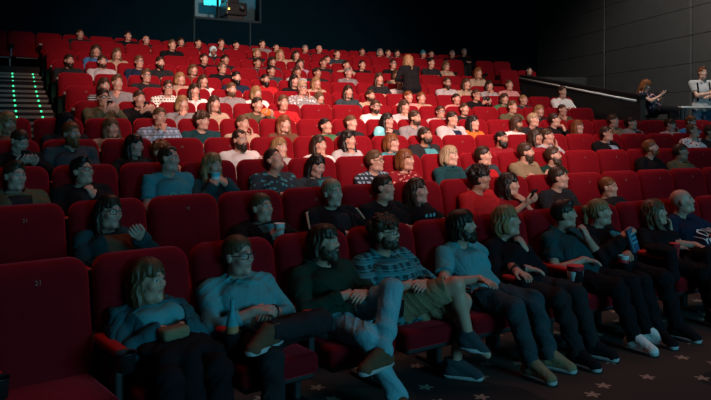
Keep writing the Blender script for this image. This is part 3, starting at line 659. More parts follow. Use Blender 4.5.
VOX = 1.0   # finest detail of the modelled bodies
PEOPLE = [
 (0,0,-0.003,0.801,'f','longw','lb','dteal2','woman with long fair hair in a teal denim jacket, coat on her lap','lap','lap',38,dict(ts='jacket',inner=('ltteal','block','black'),wedge=(0.05, 0.09),trou='black',p=6,skin=0)),
 (0,1,-0.034,0.878,'m','short','lb','ltteal','man with glasses in a pale teal shirt, ankle on knee','clasp','lap',24,dict(glasses=1,collar=1,trou='char',legs='fig4L',shoe='brown',watch=-1,p=4,sleeve=1.6,skin=4)),
 (0,2,-0.001,0.89,'m','shaggy','br','dgreen','smiling bearded man in a dark green hoodie and pale jeans','clasp','clasp',42,dict(ts='hoodie',beard='full',trou='ltdenim',legs='highL',shoe='brown',p=10,skin=0)),
 (0,3,-0.085,0.911,'m','curly','br',('dteal','plaid','ltteal'),'curly haired man with glasses in a teal plaid shirt and shorts','clasp','clasp',36,dict(glasses=1,beard='short',shorts=1,trou='khaki',legs='shortsR',lr=0.55,collar=1,shoe='slate',p=8,sleeve=1.6,inner='white',skin=0)),
 (0,4,0.038,0.903,'m','shaggy','db','ltteal','man with swept back long hair and beard in a pale teal t-shirt','thigh','rest',58,dict(beard='full',sleeve=0.5,legs='far',lr=0.25,trou='slate',shoe='khaki',watch=-1,p=12,skin=0)),
 (0,5,-0.08,0.907,'f','bob','bl','black','blond woman in a black top, chin resting on her hand','lap','chin',58,dict(sleeve=1.0,trou='char',legs='far',watch=-1,p=8,lr=0.25,v=0.05,skin=0)),
 (0,6,-0.014,0.917,'m','quiff','db','dteal','man with a dark quiff in a dark polo, fist raised to his mouth','lap','fist',62,dict(sleeve=0.5,trou='black',legs='far',lr=0.25,shoe='white',collar=1,p=4,skin=0)),
 (0,7,-0.157,0.906,'f','tied','bl','black','woman with tied fair hair in a dark cardigan holding a snack packet','hold','lap',60,dict(ts='jacket',inner='teal',wedge=(0.03, 0.06),trou='black',legs='far',p=8,skin=0)),
 (0,8,-0.007,0.852,'f','longw','lb','black','woman in a black t-shirt with long hair, legs crossed, hand on cheek','lap','cheek',60,dict(sleeve=0.4,trou='black',legs='kneeL',v=0.04,p=12,skin=0)),
 (0,9,-0.136,0.935,'m','bald','br','navy','bald man in a navy t-shirt with white lettering','rest','rest',50,dict(sleeve=0.5,trou='slate',legs='kneeL',p=14,fat=1.12,skin=0)),
 (1,0,-0.031,0.871,'f','long','db','dteal','woman with glasses and long dark hair in a teal cardigan, hand held out','lap','phone',25,dict(glasses=1,ts='jacket',inner='brown',wedge=(0.04, 0.06),skin=4)),
 (1,2,0.016,0.818,'m','short','lb','black','young man in a dark jacket with teal hood holding a drink','hold','clasp',22,dict(ts='jacket',inner='teal',hood=1,p=10,skin=0)),
 (1,3,0.105,0.899,'m','short','pl','black','young man with fair hair in a black jacket with pale stripes','lap','lap',10,dict(ts='jacket',inner='char',skin=2)),
 (1,4,0.068,0.914,'m','short','db','black','man with short dark hair in a plain black t-shirt','lap','lap',45,dict(sleeve=0.5,p=6,skin=0)),
 (1,5,-0.128,0.869,'f','long','db','black','woman with long dark hair in a black t-shirt with teal print','clasp','clasp',42,dict(sleeve=0.5,p=6,skin=4)),
 (1,6,0.052,0.956,'m','curly','bk','red','man with dark curls in a bright red t-shirt','lap','lap',60,dict(sleeve=0.5,p=4,skin=3)),
 (1,7,-0.135,0.873,'f','longw','bk','dred','woman with long black hair in a dark red top, hand at her mouth','phone','mouth',50,dict(sleeve=0.5,v=0.03,skin=0)),
 (1,8,-0.023,0.915,'m','short','db','char','dark haired smiling man in a charcoal sweater','lap','lap',52,dict(p=8,fat=1.15,skin=0)),
 (1,9,0.204,0.79,'m','buzz','gi','char','person sunk low, only fair hair showing over the seat','lap','lap',30,dict(skin=0)),
 (2,-1,-0.008,0.878,'m','quiff','br','olive','man with swept brown hair in an olive jacket','lap','lap',22,dict(ts='jacket',inner='char',collar=1,skin=4)),
 (2,0,-0.065,0.897,'m','quiff','bk','black','laughing man in black with glasses, chin on his hand','lap','chin',38,dict(glasses=1,p=12,ts='jacket',inner='char',skin=0)),
 (2,1,0.113,0.974,'m','receding','br','teal','man with receding hair in a teal t-shirt with round print','lap','lap',55,dict(sleeve=0.5,skin=4,p=3)),
 (2,2,-0.039,0.899,'f','longw','bl','dteal','woman with long fair hair drinking from a pale blue cup','mouth','mouth',20,dict(ts='jacket',inner='char',skin=0)),
 (2,3,0.031,0.935,'m','short','db',('slate','floral','ltteal'),'man leaning his head far back in a patterned shirt','clasp','clasp',25,dict(p=32,collar=1,skin=0)),
 (2,4,-0.058,0.862,'f','long','bk','slate','woman with long black hair looking down','lap','lap',12,dict(p=-14,ts='jacket',inner='teal',skin=4)),
 (2,5,0.087,0.892,'m','short','lb',('slate','check','ltblue'),'man with glasses in a blue checked shirt','lap','lap',42,dict(glasses=1,collar=1,p=6,skin=0)),
 (2,6,-0.082,0.892,'f','bob','gi',('dred','floral','pink'),'ginger haired woman in a red floral top','lap','lap',42,dict(v=0.03,skin=0)),
 (2,7,0.023,0.92,'f','bob','pl','dteal','woman with pale wavy hair in a dark turtleneck','lap','lap',38,dict(turtle=1,skin=2)),
 (2,8,-0.051,0.909,'m','short','db','slate','dark haired man with a red scarf','lap','lap',48,dict(ts='jacket',inner='red',p=5,skin=0)),
 (2,9,0.044,0.942,'m','short','br','khaki','bearded man in a beige sweater, arms folded','cross','cross',55,dict(beard='full',fat=1.1,skin=0)),
 (2,10,-0.074,0.884,'m','short','br','dgreen','smiling bearded man in a dark green shirt','lap','lap',50,dict(beard='full',p=10,skin=0)),
 (2,13,-0.025,0.956,'m','short','gi','black','man with sandy hair and beard in a black t-shirt, looking up','lap','lap',50,dict(beard='short',sleeve=0.5,p=14,skin=0)),
 (2,14,-0.007,0.892,'m','short','br','olive','person with short brown hair in an olive top','lap','lap',50,dict(skin=3)),
 (3,-1,0.04,0.934,'m','buzz','br','black','man with shaved head looking down, face lit from below','phone','phone',28,dict(p=-26,ts='jacket',inner='dgreen',skin=4)),
 (3,0,-0.062,0.995,'m','short','gi','slate','man with ginger beard in a blue grey shirt','lap','lap',28,dict(beard='full',collar=1,fat=1.15,skin=3)),
 (3,1,-0.005,0.868,'f','longw','bk','char','woman with shoulder length black hair in black','lap','lap',32,dict(skin=4)),
 (3,2,-0.238,0.8,'f','curly','gi','beige','person with curly auburn hair half hidden behind the teal t-shirt','lap','lap',25,dict(skin=4)),
 (3,3,0.095,0.913,'m','receding','db','white','man with dark beard in a white t-shirt','cross','lap',18,dict(beard='full',sleeve=0.6,skin=0)),
 (3,4,0.024,0.815,'f','longw','bl','ltgrey','blond woman in a pale grey top','lap','lap',25,dict(p=6,skin=2)),
 (3,5,-0.016,0.841,'f','long','db','white','woman with dark hair and a hand to her mouth','mouth','lap',22,dict(skin=0)),
 (3,6,-0.17,0.895,'f','longw','bk','ltgrey','laughing woman with long black hair, chin on her hand','chin','lap',22,dict(skin=0)),
 (3,7,-0.093,0.85,'f','bob','gi','ltteal','woman with coppery bobbed hair in a pale aqua top','lap','lap',42,dict(skin=4)),
 (3,8,-0.136,0.934,'m','short','db','char','dark haired man in a varsity jacket with grey sleeves','lap','lap',30,dict(ts='jacket',inner='ltteal',wedge=(0.05, 0.07),p=12,beard='short',skin=3)),
 (3,10,0.03,0.881,'m','buzz','bk','dred','dark bearded man in a maroon patterned shirt','lap','lap',25,dict(beard='full',skin=3)),
 (3,11,0.09,0.903,'f','long','db','dred','woman with long dark hair beside the maroon shirted man','lap','lap',48,dict(skin=3)),
 (3,12,-0.206,0.915,'f','tied','br','ltgrey','woman in a pale grey top resting her head on her hand','lap','cheek',45,dict(skin=0)),
 (3,14,-0.166,0.937,'m','short','db','black','man with glasses in a black suit and pale cyan shirt','lap','lap',30,dict(glasses=1,collar=1,ts='jacket',inner='ltblue',wedge=(0.035, 0.05),p=12,skin=0)),
 (3,17,-0.013,0.974,'m','receding','lb',('white','floral','dred'),'balding man in a white and red patterned shirt','lap','lap',38,dict(glasses=1,p=14,fat=1.2,skin=0)),
 (3,18,-0.192,0.956,'m','short','br','char','brown haired person at the end beside the patterned shirt','lap','lap',30,dict(skin=3)),
 (4,-1,-0.007,0.882,'f','longw','bl','brown','person with loose blond hair in a brown top','lap','lap',20,dict(p=-10,skin=3)),
 (4,0,0.029,0.882,'m','hood','black','char','person wearing a dark hood','lap','lap',30,dict(glasses=1,skin=3)),
 (4,1,-0.031,0.824,'f','longw','lb','beige','smiling woman with wavy light brown hair','lap','lap',10,dict(skin=0)),
 (4,2,-0.02,0.955,'m','short','lb',('ltblue','plaid','slate'),'man in a pale blue patterned shirt, chin on his fist','fist','lap',6,dict(collar=1,skin=0)),
 (4,3,-0.044,0.907,'m','curly','br','dteal','person with curly brown hair in a dark teal sweater','lap','lap',25,dict(skin=0)),
 (4,4,-0.006,0.87,'m','short','lb','beige','boyish man with light brown hair, cheek on his hand','lap','cheek',20,dict(skin=0)),
 (4,5,0.028,0.87,'f','longw','gi','brown','woman with long auburn hair in brown','lap','lap',8,dict(skin=2)),
 (4,6,0.099,0.842,'f','tied','bk','green','dark haired woman with a bright green top, looking up','lap','lap',22,dict(p=10,skin=0)),
 (4,7,-0.057,0.883,'f','tied','lb','char','woman with tied light brown hair in a charcoal top','lap','lap',25,dict(skin=2)),
 (4,8,-0.01,0.912,'f','long','bk','char','woman with long black hair, hand on her chin','chin','lap',30,dict(skin=4)),
 (4,9,-0.095,0.958,'m','short','br','grey','man in a grey chunky cardigan','lap','lap',35,dict(beard='short',fat=1.12,skin=0)),
 (4,10,0.026,0.945,'m','short','db','ltgrey','dark haired man in a pale grey top','lap','lap',30,dict(ts='jacket',inner='navy',skin=0)),
 (4,11,-0.132,0.884,'f','long','bk','orange','woman with long dark hair in a rust orange top','lap','lap',25,dict(skin=2)),
 (4,12,0.164,0.868,'m','shaggy','br','white','long haired bearded man in white, hand raised','lap','phone',48,dict(beard='full',skin=3)),
 (4,13,-0.004,0.933,'m','short','pl','char','young man with pale blond hair in charcoal','lap','lap',35,dict(p=6,skin=2)),
 (4,14,-0.12,0.934,'m','short','db','black','man with short dark hair in black, hands clasped high','lap','fist',48,dict(p=6,skin=2)),
 (4,15,-0.181,0.817,'f','longw','gi','grey','woman with ginger hair in a grey top','lap','lap',32,dict(skin=2)),
 (4,16,0.041,0.919,'m','short','br','khaki','brown haired man in a khaki shirt','lap','lap',35,dict(skin=0)),
 (4,17,-0.107,0.885,'f','tied','db','grey','smiling dark haired woman in a grey cardigan','lap','lap',30,dict(ts='jacket',inner='black',skin=0)),
 (4,18,0.251,0.849,'f','tied','br','ltgrey','woman in a pale sweater looking down','lap','cheek',20,dict(p=-15,skin=4)),
 (4,19,0.173,0.903,'m','short','gi','blue','person in a pale blue shirt','lap','lap',10,dict(p=-10,skin=4)),
 (5,0,0.048,0.973,'m','short','db','olive','man in a dark olive jacket looking at a camera','phone','phone',4,dict(glasses=1,skin=0)),
 (5,1,-0.035,0.969,'f','tied','br','black','woman in black holding up a phone','phone','phone',11,dict(skin=0)),
 (5,2,0.009,0.911,'f','bob','bl','grey','woman with blond bobbed hair, hands to her mouth','mouth','lap',6,dict(skin=0)),
 (5,3,-0.076,0.918,'f','long','br','beige','woman with long brown hair and beige top','lap','lap',11,dict(skin=0)),
 (5,4,0.038,0.913,'f','short','db','olive','short haired woman in an olive jacket with an orange bag','phone','phone',10,dict(skin=0)),
 (5,5,-0.094,0.949,'m','short','lb','red','man in a bright red jacket','lap','lap',-3,dict(skin=0)),
 (5,8,-0.127,0.907,'m','short','br','white','man with glasses in a white t-shirt','lap','lap',-6,dict(beard='short',glasses=1,skin=0)),
 (5,9,-0.124,0.913,'f','bob','br','ltgrey','woman with brown bobbed hair resting her chin','chin','lap',12,dict(skin=0)),
 (5,10,0.045,0.835,'m','short','br','ltgrey','man with glasses and brown hair','lap','lap',-2,dict(glasses=1,skin=0)),
 (5,11,-0.01,0.891,'f','tied','br','char','woman with tied brown hair in charcoal','lap','lap',-4,dict(skin=0)),
 (5,13,-0.078,0.937,'m','short','lb','olive','fair young man in an olive top','lap','lap',13,dict(skin=0)),
 (5,14,-0.021,0.869,'f','bob','bl','char','person with blond fringe in charcoal','lap','lap',0,dict(skin=0)),
 (5,15,-0.041,0.892,'m','buzz','br','olive','man with a shaved head, hand to chin','chin','lap',7,dict(skin=0)),
 (6,0,0.234,0.936,'f','bob','br',('char','stripe','ltgrey'),'woman in a striped top resting against her neighbour','lap','lap',9,dict(skin=0)),
 (6,1,-0.137,0.986,'m','quiff','lb','grey','fair haired man with hand on his face','chin','lap',12,dict(skin=0)),
 (6,2,0.082,0.933,'m','short','br',('white','check','green'),'man with glasses in a green checked shirt','lap','lap',0,dict(glasses=1,skin=0)),
 (6,3,-0.058,0.897,'f','long','db','white','woman with long dark hair in white, hand to mouth','mouth','lap',11,dict(skin=0)),
 (6,4,0.007,0.928,'m','short','lb','grey','man with short beard in a grey shirt','lap','lap',16,dict(beard='short',skin=0)),
 (6,5,-0.112,0.889,'f','fringe','bl','white','woman with blond fringe in white','lap','lap',7,dict(skin=0)),
 (6,6,0.18,0.993,'m','short','pl',('grey','floral','white'),'man with glasses in a patterned shirt, cheek on hand','lap','cheek',11,dict(glasses=1,skin=0)),
 (6,7,-0.051,0.827,'f','fringe','lb','beige','woman with light brown fringe','lap','lap',9,dict(skin=0)),
 (6,8,-0.033,0.944,'f','long','db','slate','woman with long dark hair in slate','lap','lap',-5,dict(skin=0)),
 (6,9,-0.139,0.881,'m','short','br','beige','brown haired man with a dark beard','lap','lap',10,dict(beard='short',skin=0)),
 (6,10,0.114,0.877,'m','short','gi','pink','sandy haired man in a pinkish top','lap','lap',5,dict(skin=0)),
 (6,11,-0.158,0.863,'m','short','gi','beige','ginger haired man in a beige patterned top','lap','lap',-2,dict(skin=0)),
 (6,12,0.077,0.857,'f','tied','db','pink','dark haired woman in a pink top','lap','lap',-9,dict(skin=0)),
 (6,13,-0.014,0.942,'f','tied','br','black','woman with glasses holding a camera','phone','phone',10,dict(glasses=1,skin=0)),
 (6,14,0.099,0.873,'f','bob','br','green','woman with brown bobbed hair in a green top','lap','lap',0,dict(skin=0)),
 (6,15,0.007,0.86,'m','buzz','bl','slate','grey haired person looking down','lap','lap',5,dict(skin=0)),
 (6,17,-0.124,1.039,'m','short','br','white','man in a white t-shirt at the end by the dark parapet','lap','lap',7,dict(skin=0)),
 (7,2,-0.02,0.92,'m','quiff','lb','char','man with glasses and quiff in a dark suit','lap','lap',13,dict(glasses=1,skin=0)),
 (7,3,0.012,0.89,'f','bob','bl','beige','blond woman in beige','lap','lap',17,dict(skin=0)),
 (7,4,-0.131,0.868,'f','long','br','white','woman with brown hair in a white top','lap','lap',5,dict(skin=0)),
 (7,5,-0.068,0.941,'m','short','bk','navy','bearded man in a navy top','lap','lap',13,dict(beard='full',skin=0)),
 (7,6,-0.058,0.923,'m','buzz','bk','red','bald man with dark beard and red shirt','lap','lap',4,dict(beard='full',skin=3)),
 (7,7,-0.025,0.922,'f','long','bk','black','black haired woman in black','lap','lap',15,dict(skin=0)),
 (7,8,-0.119,0.897,'f','long','bl','beige','long haired blond woman in beige','lap','lap',13,dict(skin=0)),
 (7,10,0.167,1.015,'f','long','br','char','brown haired woman in charcoal','lap','lap',-6,dict(skin=0)),
 (7,11,0.076,0.946,'f','tied','gi','ltgrey','woman with tied red hair in pale grey','lap','lap',-6,dict(skin=3)),
 (7,13,0.127,0.975,'m','short','br','ltgrey','bearded man with glasses in a pale grey shirt','lap','lap',-5,dict(beard='full',glasses=1,skin=0)),
 (7,14,0.048,0.965,'f','long','br','beige','brown haired woman with orange lit face','lap','lap',11,dict(skin=0)),
 (7,15,0.083,0.935,'f','bob','db','ltgrey','dark haired woman holding a drink','mouth','lap',-2,dict(skin=0)),
 (7,16,0.05,0.968,'m','buzz','lb','pink','close cropped person in a pink top','lap','lap',2,dict(skin=0)),
 (8,0,-0.02,0.914,'m','short','db','char','bearded man with dark hair at the stair end','lap','lap',4,dict(beard='full',skin=0)),
 (8,1,-0.017,0.923,'m','short','br','ltgrey','man in a pale grey t-shirt','lap','lap',8,dict(beard='short',skin=0)),
 (8,2,0.087,0.954,'m','short','lb','navy','fair haired man in navy','lap','lap',5,dict(glasses=1,skin=0)),
 (8,3,-0.081,0.954,'m','short','db','char','man with thick dark beard','lap','lap',4,dict(beard='full',skin=0)),
 (8,4,-0.001,0.848,'f','bob','lb','brown','light haired woman in brown','lap','lap',8,dict(skin=0)),
 (8,5,0.026,0.91,'m','short','lb','black','man in a black suit and white shirt','lap','lap',8,dict(glasses=1,skin=0)),
 (8,7,-0.05,0.89,'m','short','bk','slate','dark haired man in a slate top','lap','lap',14,dict(skin=3)),
 (8,8,-0.028,0.89,'f','bob','br','ltgrey','woman leaning forward with raised arm','mouth','lap',8,dict(skin=3)),
 (8,9,-0.127,0.885,'m','short','db','char','dark haired man behind the beige blonde','lap','lap',14,dict(skin=3)),
 (8,10,0.05,0.909,'f','tied','gr','grey','grey haired woman in a grey top','lap','lap',11,dict(skin=4)),
 (8,12,0.125,0.902,'f','bob','br','beige','small figure with brown hair','lap','lap',13,dict(skin=3)),
 (8,16,0.076,1.011,'f','longw','gi','beige','woman with wavy auburn hair','lap','lap',4,dict(skin=0)),
 (9,1,0.041,0.942,'f','longw','br','blue','long haired woman in a bright blue top','lap','lap',0,dict(skin=0)),
 (9,2,-0.117,0.905,'f','long','lb','beige','long haired fair woman in beige','lap','lap',16,dict(skin=0)),
 (9,5,-0.005,0.891,'m','short','db','black','dark haired man in a black jacket','lap','lap',16,dict(skin=0)),
 (9,6,-0.1,0.891,'m','short','bk','char','man in dark clothes with a cap of black hair','lap','lap',15,dict(skin=3)),
 (9,7,0.073,0.858,'m','short','db','slate','dark haired man with hunched shoulders','lap','lap',6,dict(skin=3)),
 (9,8,-0.133,0.894,'f','bob','db','slate','woman with a dark bob','lap','lap',9,dict(skin=3)),
 (9,9,-0.014,0.877,'f','bob','br','lilac','woman in a lilac top with an arm raised','mouth','lap',-3,dict(skin=4)),
 (9,10,0.002,0.922,'m','buzz','br','char','man with cropped brown hair','lap','lap',11,dict(skin=3)),
 (9,11,0.033,0.898,'f','tied','db','beige','dark haired woman in beige, head on hand','lap','cheek',4,dict(skin=0)),
 (9,12,-0.106,0.914,'m','short','db','black','dark haired man in a black top','lap','lap',-3,dict(skin=0)),
 (9,13,0.17,0.967,'m','short','db','black','man in a black suit with a pale lapel','lap','lap',-9,dict(glasses=1,skin=0)),
 (9,15,0.113,1.029,'m','short','bk','char','man in a dark coat with an orange tie','lap','lap',8,dict(skin=0)),
 (9,16,-0.016,0.969,'f','bob','lb','beige','woman with glasses and light brown bob','lap','lap',11,dict(glasses=1,skin=0)),
 (9,20,0.234,0.913,'m','buzz','db','char','person half hidden behind the balustrade','lap','lap',-12,dict(skin=0)),
 (10,4,0.149,0.949,'m','short','lb','black','man in a black jacket','lap','lap',13,dict(skin=0)),
 (10,6,-0.02,0.865,'f','scarf','cy','char','person with a pale blue head covering','lap','lap',3,dict(skin=5)),
 (10,8,-0.062,0.871,'f','bob','bl','char','woman with a blond bob','lap','lap',-4,dict(skin=0)),
 (10,9,-0.035,0.874,'f','longw','bl','beige','woman with wavy blond hair, hand to mouth','mouth','lap',-1,dict(skin=0)),
 (10,10,-0.177,0.869,'f','long','db','beige','dark haired woman drinking','mouth','lap',9,dict(skin=0)),
 (10,11,0.096,0.8,'f','tied','br','pink','smiling woman in pink','lap','lap',11,dict(skin=0)),
 (10,12,-0.188,0.942,'m','buzz','db','slate','man with cropped dark hair in slate','lap','lap',-8,dict(skin=0)),
 (11,2,0.055,0.842,'m','short','br','char','man with short brown hair','lap','lap',10,dict(skin=0)),
 (11,4,-0.003,0.867,'m','short','db','black','dim dark haired man','lap','lap',-4,dict(skin=0)),
 (11,5,-0.146,0.8,'m','bald','bk','char','dim figure with a pale bald head','lap','lap',11,dict(skin=4)),
 (11,6,0.132,0.802,'f','bob','db','char','woman with a dark bob leaning','lap','lap',1,dict(skin=0)),
 (11,7,-0.006,0.8,'m','short','bk','char','man with black hair','lap','lap',14,dict(skin=0)),
 (11,8,0.018,0.834,'m','short','br','char','man with raised hand','chin','lap',15,dict(skin=0)),
 (11,9,-0.151,0.806,'f','tied','bk','black','dark haired woman with tied hair','lap','lap',4,dict(skin=0)),
 (11,10,-0.017,0.867,'m','short','bk','grey','man with black hair in grey','lap','lap',15,dict(skin=0)),
 (11,11,-0.194,0.8,'m','buzz','bk','black','man with cropped black hair','lap','lap',-1,dict(skin=0)),
 (11,12,0.059,0.8,'m','short','gr','char','dim grey haired man','lap','lap',-7,dict(skin=0)),
 (11,13,-0.098,0.816,'m','bald','gr','char','dim bald man','lap','lap',4,dict(skin=0)),
 (11,15,0.056,0.8,'m','short','db','char','dim man low in his seat','lap','lap',-10,dict(skin=3)),
 (11,16,0.047,0.8,'f','bob','gr','char','dim woman with grey bob','lap','lap',-6,dict(skin=0)),
 (11,17,-0.265,0.8,'m','short','br','dteal','dim person in dark teal','lap','lap',-2,dict(skin=0)),
 (11,17,0.017,0.8,'f','long','db','teal','dim woman with a teal scarf','lap','lap',3,dict(skin=0)),
 (11,19,-0.277,0.8,'m','beanie','teal','char','person with a teal knitted hat','lap','lap',-8,dict(skin=0)),
 (11,19,-0.019,0.822,'m','buzz','br','char','dim man with cropped brown hair','lap','lap',-11,dict(skin=0)),
 (11,20,0.107,0.847,'m','short','gr','black','dim silver haired man in black','lap','lap',7,dict(skin=0)),
 (11,21,-0.056,0.919,'f','tied','gr','black','dim silver haired woman in black','lap','lap',-6,dict(skin=0)),
]

# ------------------------------------------------------------------ the room
def mat_carpet():
    m,n,l,b=nt('star_carpet'); tc=n.new('ShaderNodeTexCoord')
    v=n.new('ShaderNodeTexVoronoi'); v.inputs['Scale'].default_value=2.9; v.inputs['Randomness'].default_value=.75; v.voronoi_dimensions='2D'
    l.new(tc.outputs['Object'],v.inputs['Vector'])
    mu=n.new('ShaderNodeVectorMath'); mu.operation='SCALE'; mu.inputs['Scale'].default_value=2.9; l.new(tc.outputs['Object'],mu.inputs[0])
    ps=n.new('ShaderNodeVectorMath'); ps.operation='SCALE'; ps.inputs['Scale'].default_value=2.9; l.new(v.outputs['Position'],ps.inputs[0])
    sb=n.new('ShaderNodeVectorMath'); sb.operation='SUBTRACT'; l.new(mu.outputs[0],sb.inputs[0]); l.new(ps.outputs[0],sb.inputs[1])
    # the position output is already in texture space divided by the scale
    sx=n.new('ShaderNodeSeparateXYZ'); l.new(sb.outputs[0],sx.inputs[0])
    at=n.new('ShaderNodeMath'); at.operation='ARCTAN2'; l.new(sx.outputs[1],at.inputs[0]); l.new(sx.outputs[0],at.inputs[1])
    m5=n.new('ShaderNodeMath'); m5.operation='MULTIPLY'; m5.inputs[1].default_value=5; l.new(at.outputs[0],m5.inputs[0])
    cs=n.new('ShaderNodeMath'); cs.operation='COSINE'; l.new(m5.outputs[0],cs.inputs[0])
    rr=n.new('ShaderNodeMath'); rr.operation='MULTIPLY_ADD'; rr.inputs[1].default_value=.042; rr.inputs[2].default_value=.105; l.new(cs.outputs[0],rr.inputs[0])
    lt=n.new('ShaderNodeMath'); lt.operation='LESS_THAN'; l.new(v.outputs['Distance'],lt.inputs[0]); l.new(rr.outputs[0],lt.inputs[1])
    v2=n.new('ShaderNodeTexNoise'); v2.inputs['Scale'].default_value=.9; l.new(tc.outputs['Object'],v2.inputs['Vector'])
    g=n.new('ShaderNodeMath'); g.operation='GREATER_THAN'; g.inputs[1].default_value=.47; l.new(v2.outputs[0],g.inputs[0])
    m1=n.new('ShaderNodeMix'); m1.data_type='RGBA'; m1.inputs[6].default_value=(.010,.009,.009,1); m1.inputs[7].default_value=(.040,.027,.020,1); l.new(g.outputs[0],m1.inputs[0])
    m2=n.new('ShaderNodeMix'); m2.data_type='RGBA'; m2.inputs[7].default_value=(.34,.27,.20,1); l.new(lt.outputs[0],m2.inputs[0]); l.new(m1.outputs[2],m2.inputs[6])
    l.new(m2.outputs[2],b.inputs['Base Color']); setp(b,Roughness=.95); return m
CARPET=mat_carpet()
TIERM=noisy('tier_carpet',(.02,.016,.016),.7,12,.95,.2)
WALLR=noisy('wall_panel_grey',(.085,.090,.094),.85,3,.8,.1,80)
WALLB=noisy('wall_back_navy',(.0012,.0085,.014),.8,2.5,.95,.1,60,spec=0)
JOINT=noisy('joint_black',(.003,.003,.003),.9,10,.95,0,spec=0)
CEIL=noisy('ceiling_black',(.008,.008,.01),.9,10,.95,0,spec=0)
NOSE=noisy('step_nosing',(.20,.20,.18),.75,25,.8,.2)
PARA=noisy('parapet_black',(.016,.014,.013),.8,9,.7,.1)
RAILM=noisy('pale_rail',(.62,.58,.55),.95,12,.4,0)

def prism(name, poly, z0, z1, mat, parent=None, loc=None):
    """poly: xy points counter-clockwise, z1 a number or one value per point"""
    n=len(poly); zz=z1 if isinstance(z1,(list,tuple)) else [z1]*n
    v=[(x,y,z0) for x,y in poly]+[(x,y,z) for (x,y),z in zip(poly,zz)]
    f=[tuple(range(n))[::-1],tuple(range(n,2*n))]+[(i,(i+1)%n,n+(i+1)%n,n+i) for i in range(n)]
    return obj(name,pydata(name,v,f),mat,parent)
def sector(name, r0, r1, th0, th1, z0, z1, mat, parent=None, n=40):
    v=[];f=[]
    for i in range(n+1):
        t=th0+(th1-th0)*i/n
        for r,z in((r0,z0),(r0,z1),(r1,z1),(r1,z0)): v.append((CX+r*math.cos(t),CY+r*math.sin(t),z))
    for i in range(n):
        a=4*i;b=a+4
        for j in range(4): f.append((a+j,b+j,b+(j+1)%4,a+(j+1)%4))
    f.append((3,2,1,0)); e=4*n; f.append((e,e+1,e+2,e+3))
    me=pydata(name,v,f); bm=bmesh.new(); bm.from_mesh(me); bmesh.ops.recalc_face_normals(bm,faces=bm.faces); bm.to_mesh(me); bm.free()
    return obj(name,me,mat,parent)
tag(prism('floor',[(-12,-9),(16,-9),(16,30),(-12,30)],-.06,0.0,CARPET),kind='structure')
for k in range(1,12):
    s0=-6; s1={5:19.2,6:19.2,7:19.2,8:19.0}.get(k,27)
    if k>=9: s1=22.2
    o=sector('floor',RR[k-1]+.17,RR[k]+.17 if k<11 else RR[k]+.9,theta(k,s0),theta(k,s1),0.0,FL[k],TIERM); tag(o,kind='structure')
# landing of the side entrance, level with the sixth row
o=sector('floor',RR[4]+.17,RR[8]+4.5,theta(5,19.2),theta(5,31),0,FL[5],TIERM); tag(o,kind='structure')
# back wall with the projection window
A0=Vector((6.48,26,0)); dB=Vector((-1,-.62,0)).normalized(); nB=Vector((dB.y,-dB.x,0))   # nB points behind the wall
if nB.y<0: nB=-nB
L1=math.sqrt(1+.62**2)
def wall_piece(name,t0,t1,z0,z1,d0,d1,mat,parent=None):
    P=[A0+dB*t*L1+nB*d for t,d in((t0,d0),(t1,d0),(t1,d1),(t0,d1))]
    pts=[(p.x,p.y) for p in P]
    ar=sum(pts[i][0]*pts[(i+1)%4][1]-pts[(i+1)%4][0]*pts[i][1] for i in range(4))
    if ar<0: pts=pts[::-1]
    return prism(name,pts,z0,z1,mat,parent)
ZC=8.6
wb=wall_piece('wall_back',10.77,18.5,0,ZC,0,.25,WALLB); tag(wb,kind='structure')
tag(wall_piece('wall_back',-.3,9.18,0,ZC,0,.25,WALLB),kind='structure')
tag(wall_piece('wall_back',9.18,10.77,0,4.50,0,.25,WALLB),kind='structure')
tag(wall_piece('wall_back',9.18,10.77,5.75,ZC,0,.25,WALLB),kind='structure')
BTRIM=noisy('trim_teal_grey',(.015,.032,.040),.9,8,.8,0,spec=.1)
for i,t in enumerate((9.40,10.77)):
    tag(wall_piece('trim_%d'%(i+1),t,t+.035,0,4.50,-.02,.0,BTRIM),kind='structure')
# the projection booth behind the window
BOOTH=noisy('booth_wall',(.10,.20,.23),.8,4,.8,0)
tag(wall_piece('wall_booth',9.1,10.95,4.2,6.0,1.7,1.8,BOOTH),kind='structure')
tag(wall_piece('floor_booth',9.1,10.95,4.12,4.24,.26,1.8,BOOTH),kind='structure')
tag(wall_piece('ceiling_booth',9.1,10.95,5.80,5.9,.26,1.8,BOOTH),kind='structure')
tag(wall_piece('wall_booth_side',10.90,10.97,4.2,6.0,.26,1.8,BOOTH),kind='structure')
tag(wall_piece('wall_booth_end',9.08,9.14,4.2,6.0,.26,1.8,BOOTH),kind='structure')
win=bpy.data.objects.new('window_1',None); COL.objects.link(win); win.location=(A0+dB*10*L1); tag(win,kind='structure')
def under(o,root):
    o.parent=root; o.matrix_parent_inverse=Matrix.Translation(-root.location); return o
bpy.context.view_layer.update()
for (t0,t1,z0,z1) in ((9.16,10.80,4.44,4.50),(9.16,10.86,5.74,5.80),(9.14,9.18,4.44,5.8),(10.77,10.80,4.44,5.8),(10.20,10.225,4.50,5.74)):
    under(wall_piece('window_frame',t0,t1,z0,z1,-.03,.10,BTRIM),win)
def lit_panel(name,t0,t1,z0,z1,d,col,st,lab,cat):
    P0=A0+dB*(t0+t1)/2*L1+nB*d+Vector((0,0,(z0+z1)/2)); ang=math.atan2(dB.y,dB.x)
    bm=bmesh.new(); rbox(bm,(0,0,0),(abs(t1-t0)*L1+.04,.05,z1-z0+.04),.01,2); root=obj(name,from_bm(bm,name,False),BLACKP,None,P0,(0,0,ang)); tag(root,lab,cat)
    return root,P0,ang
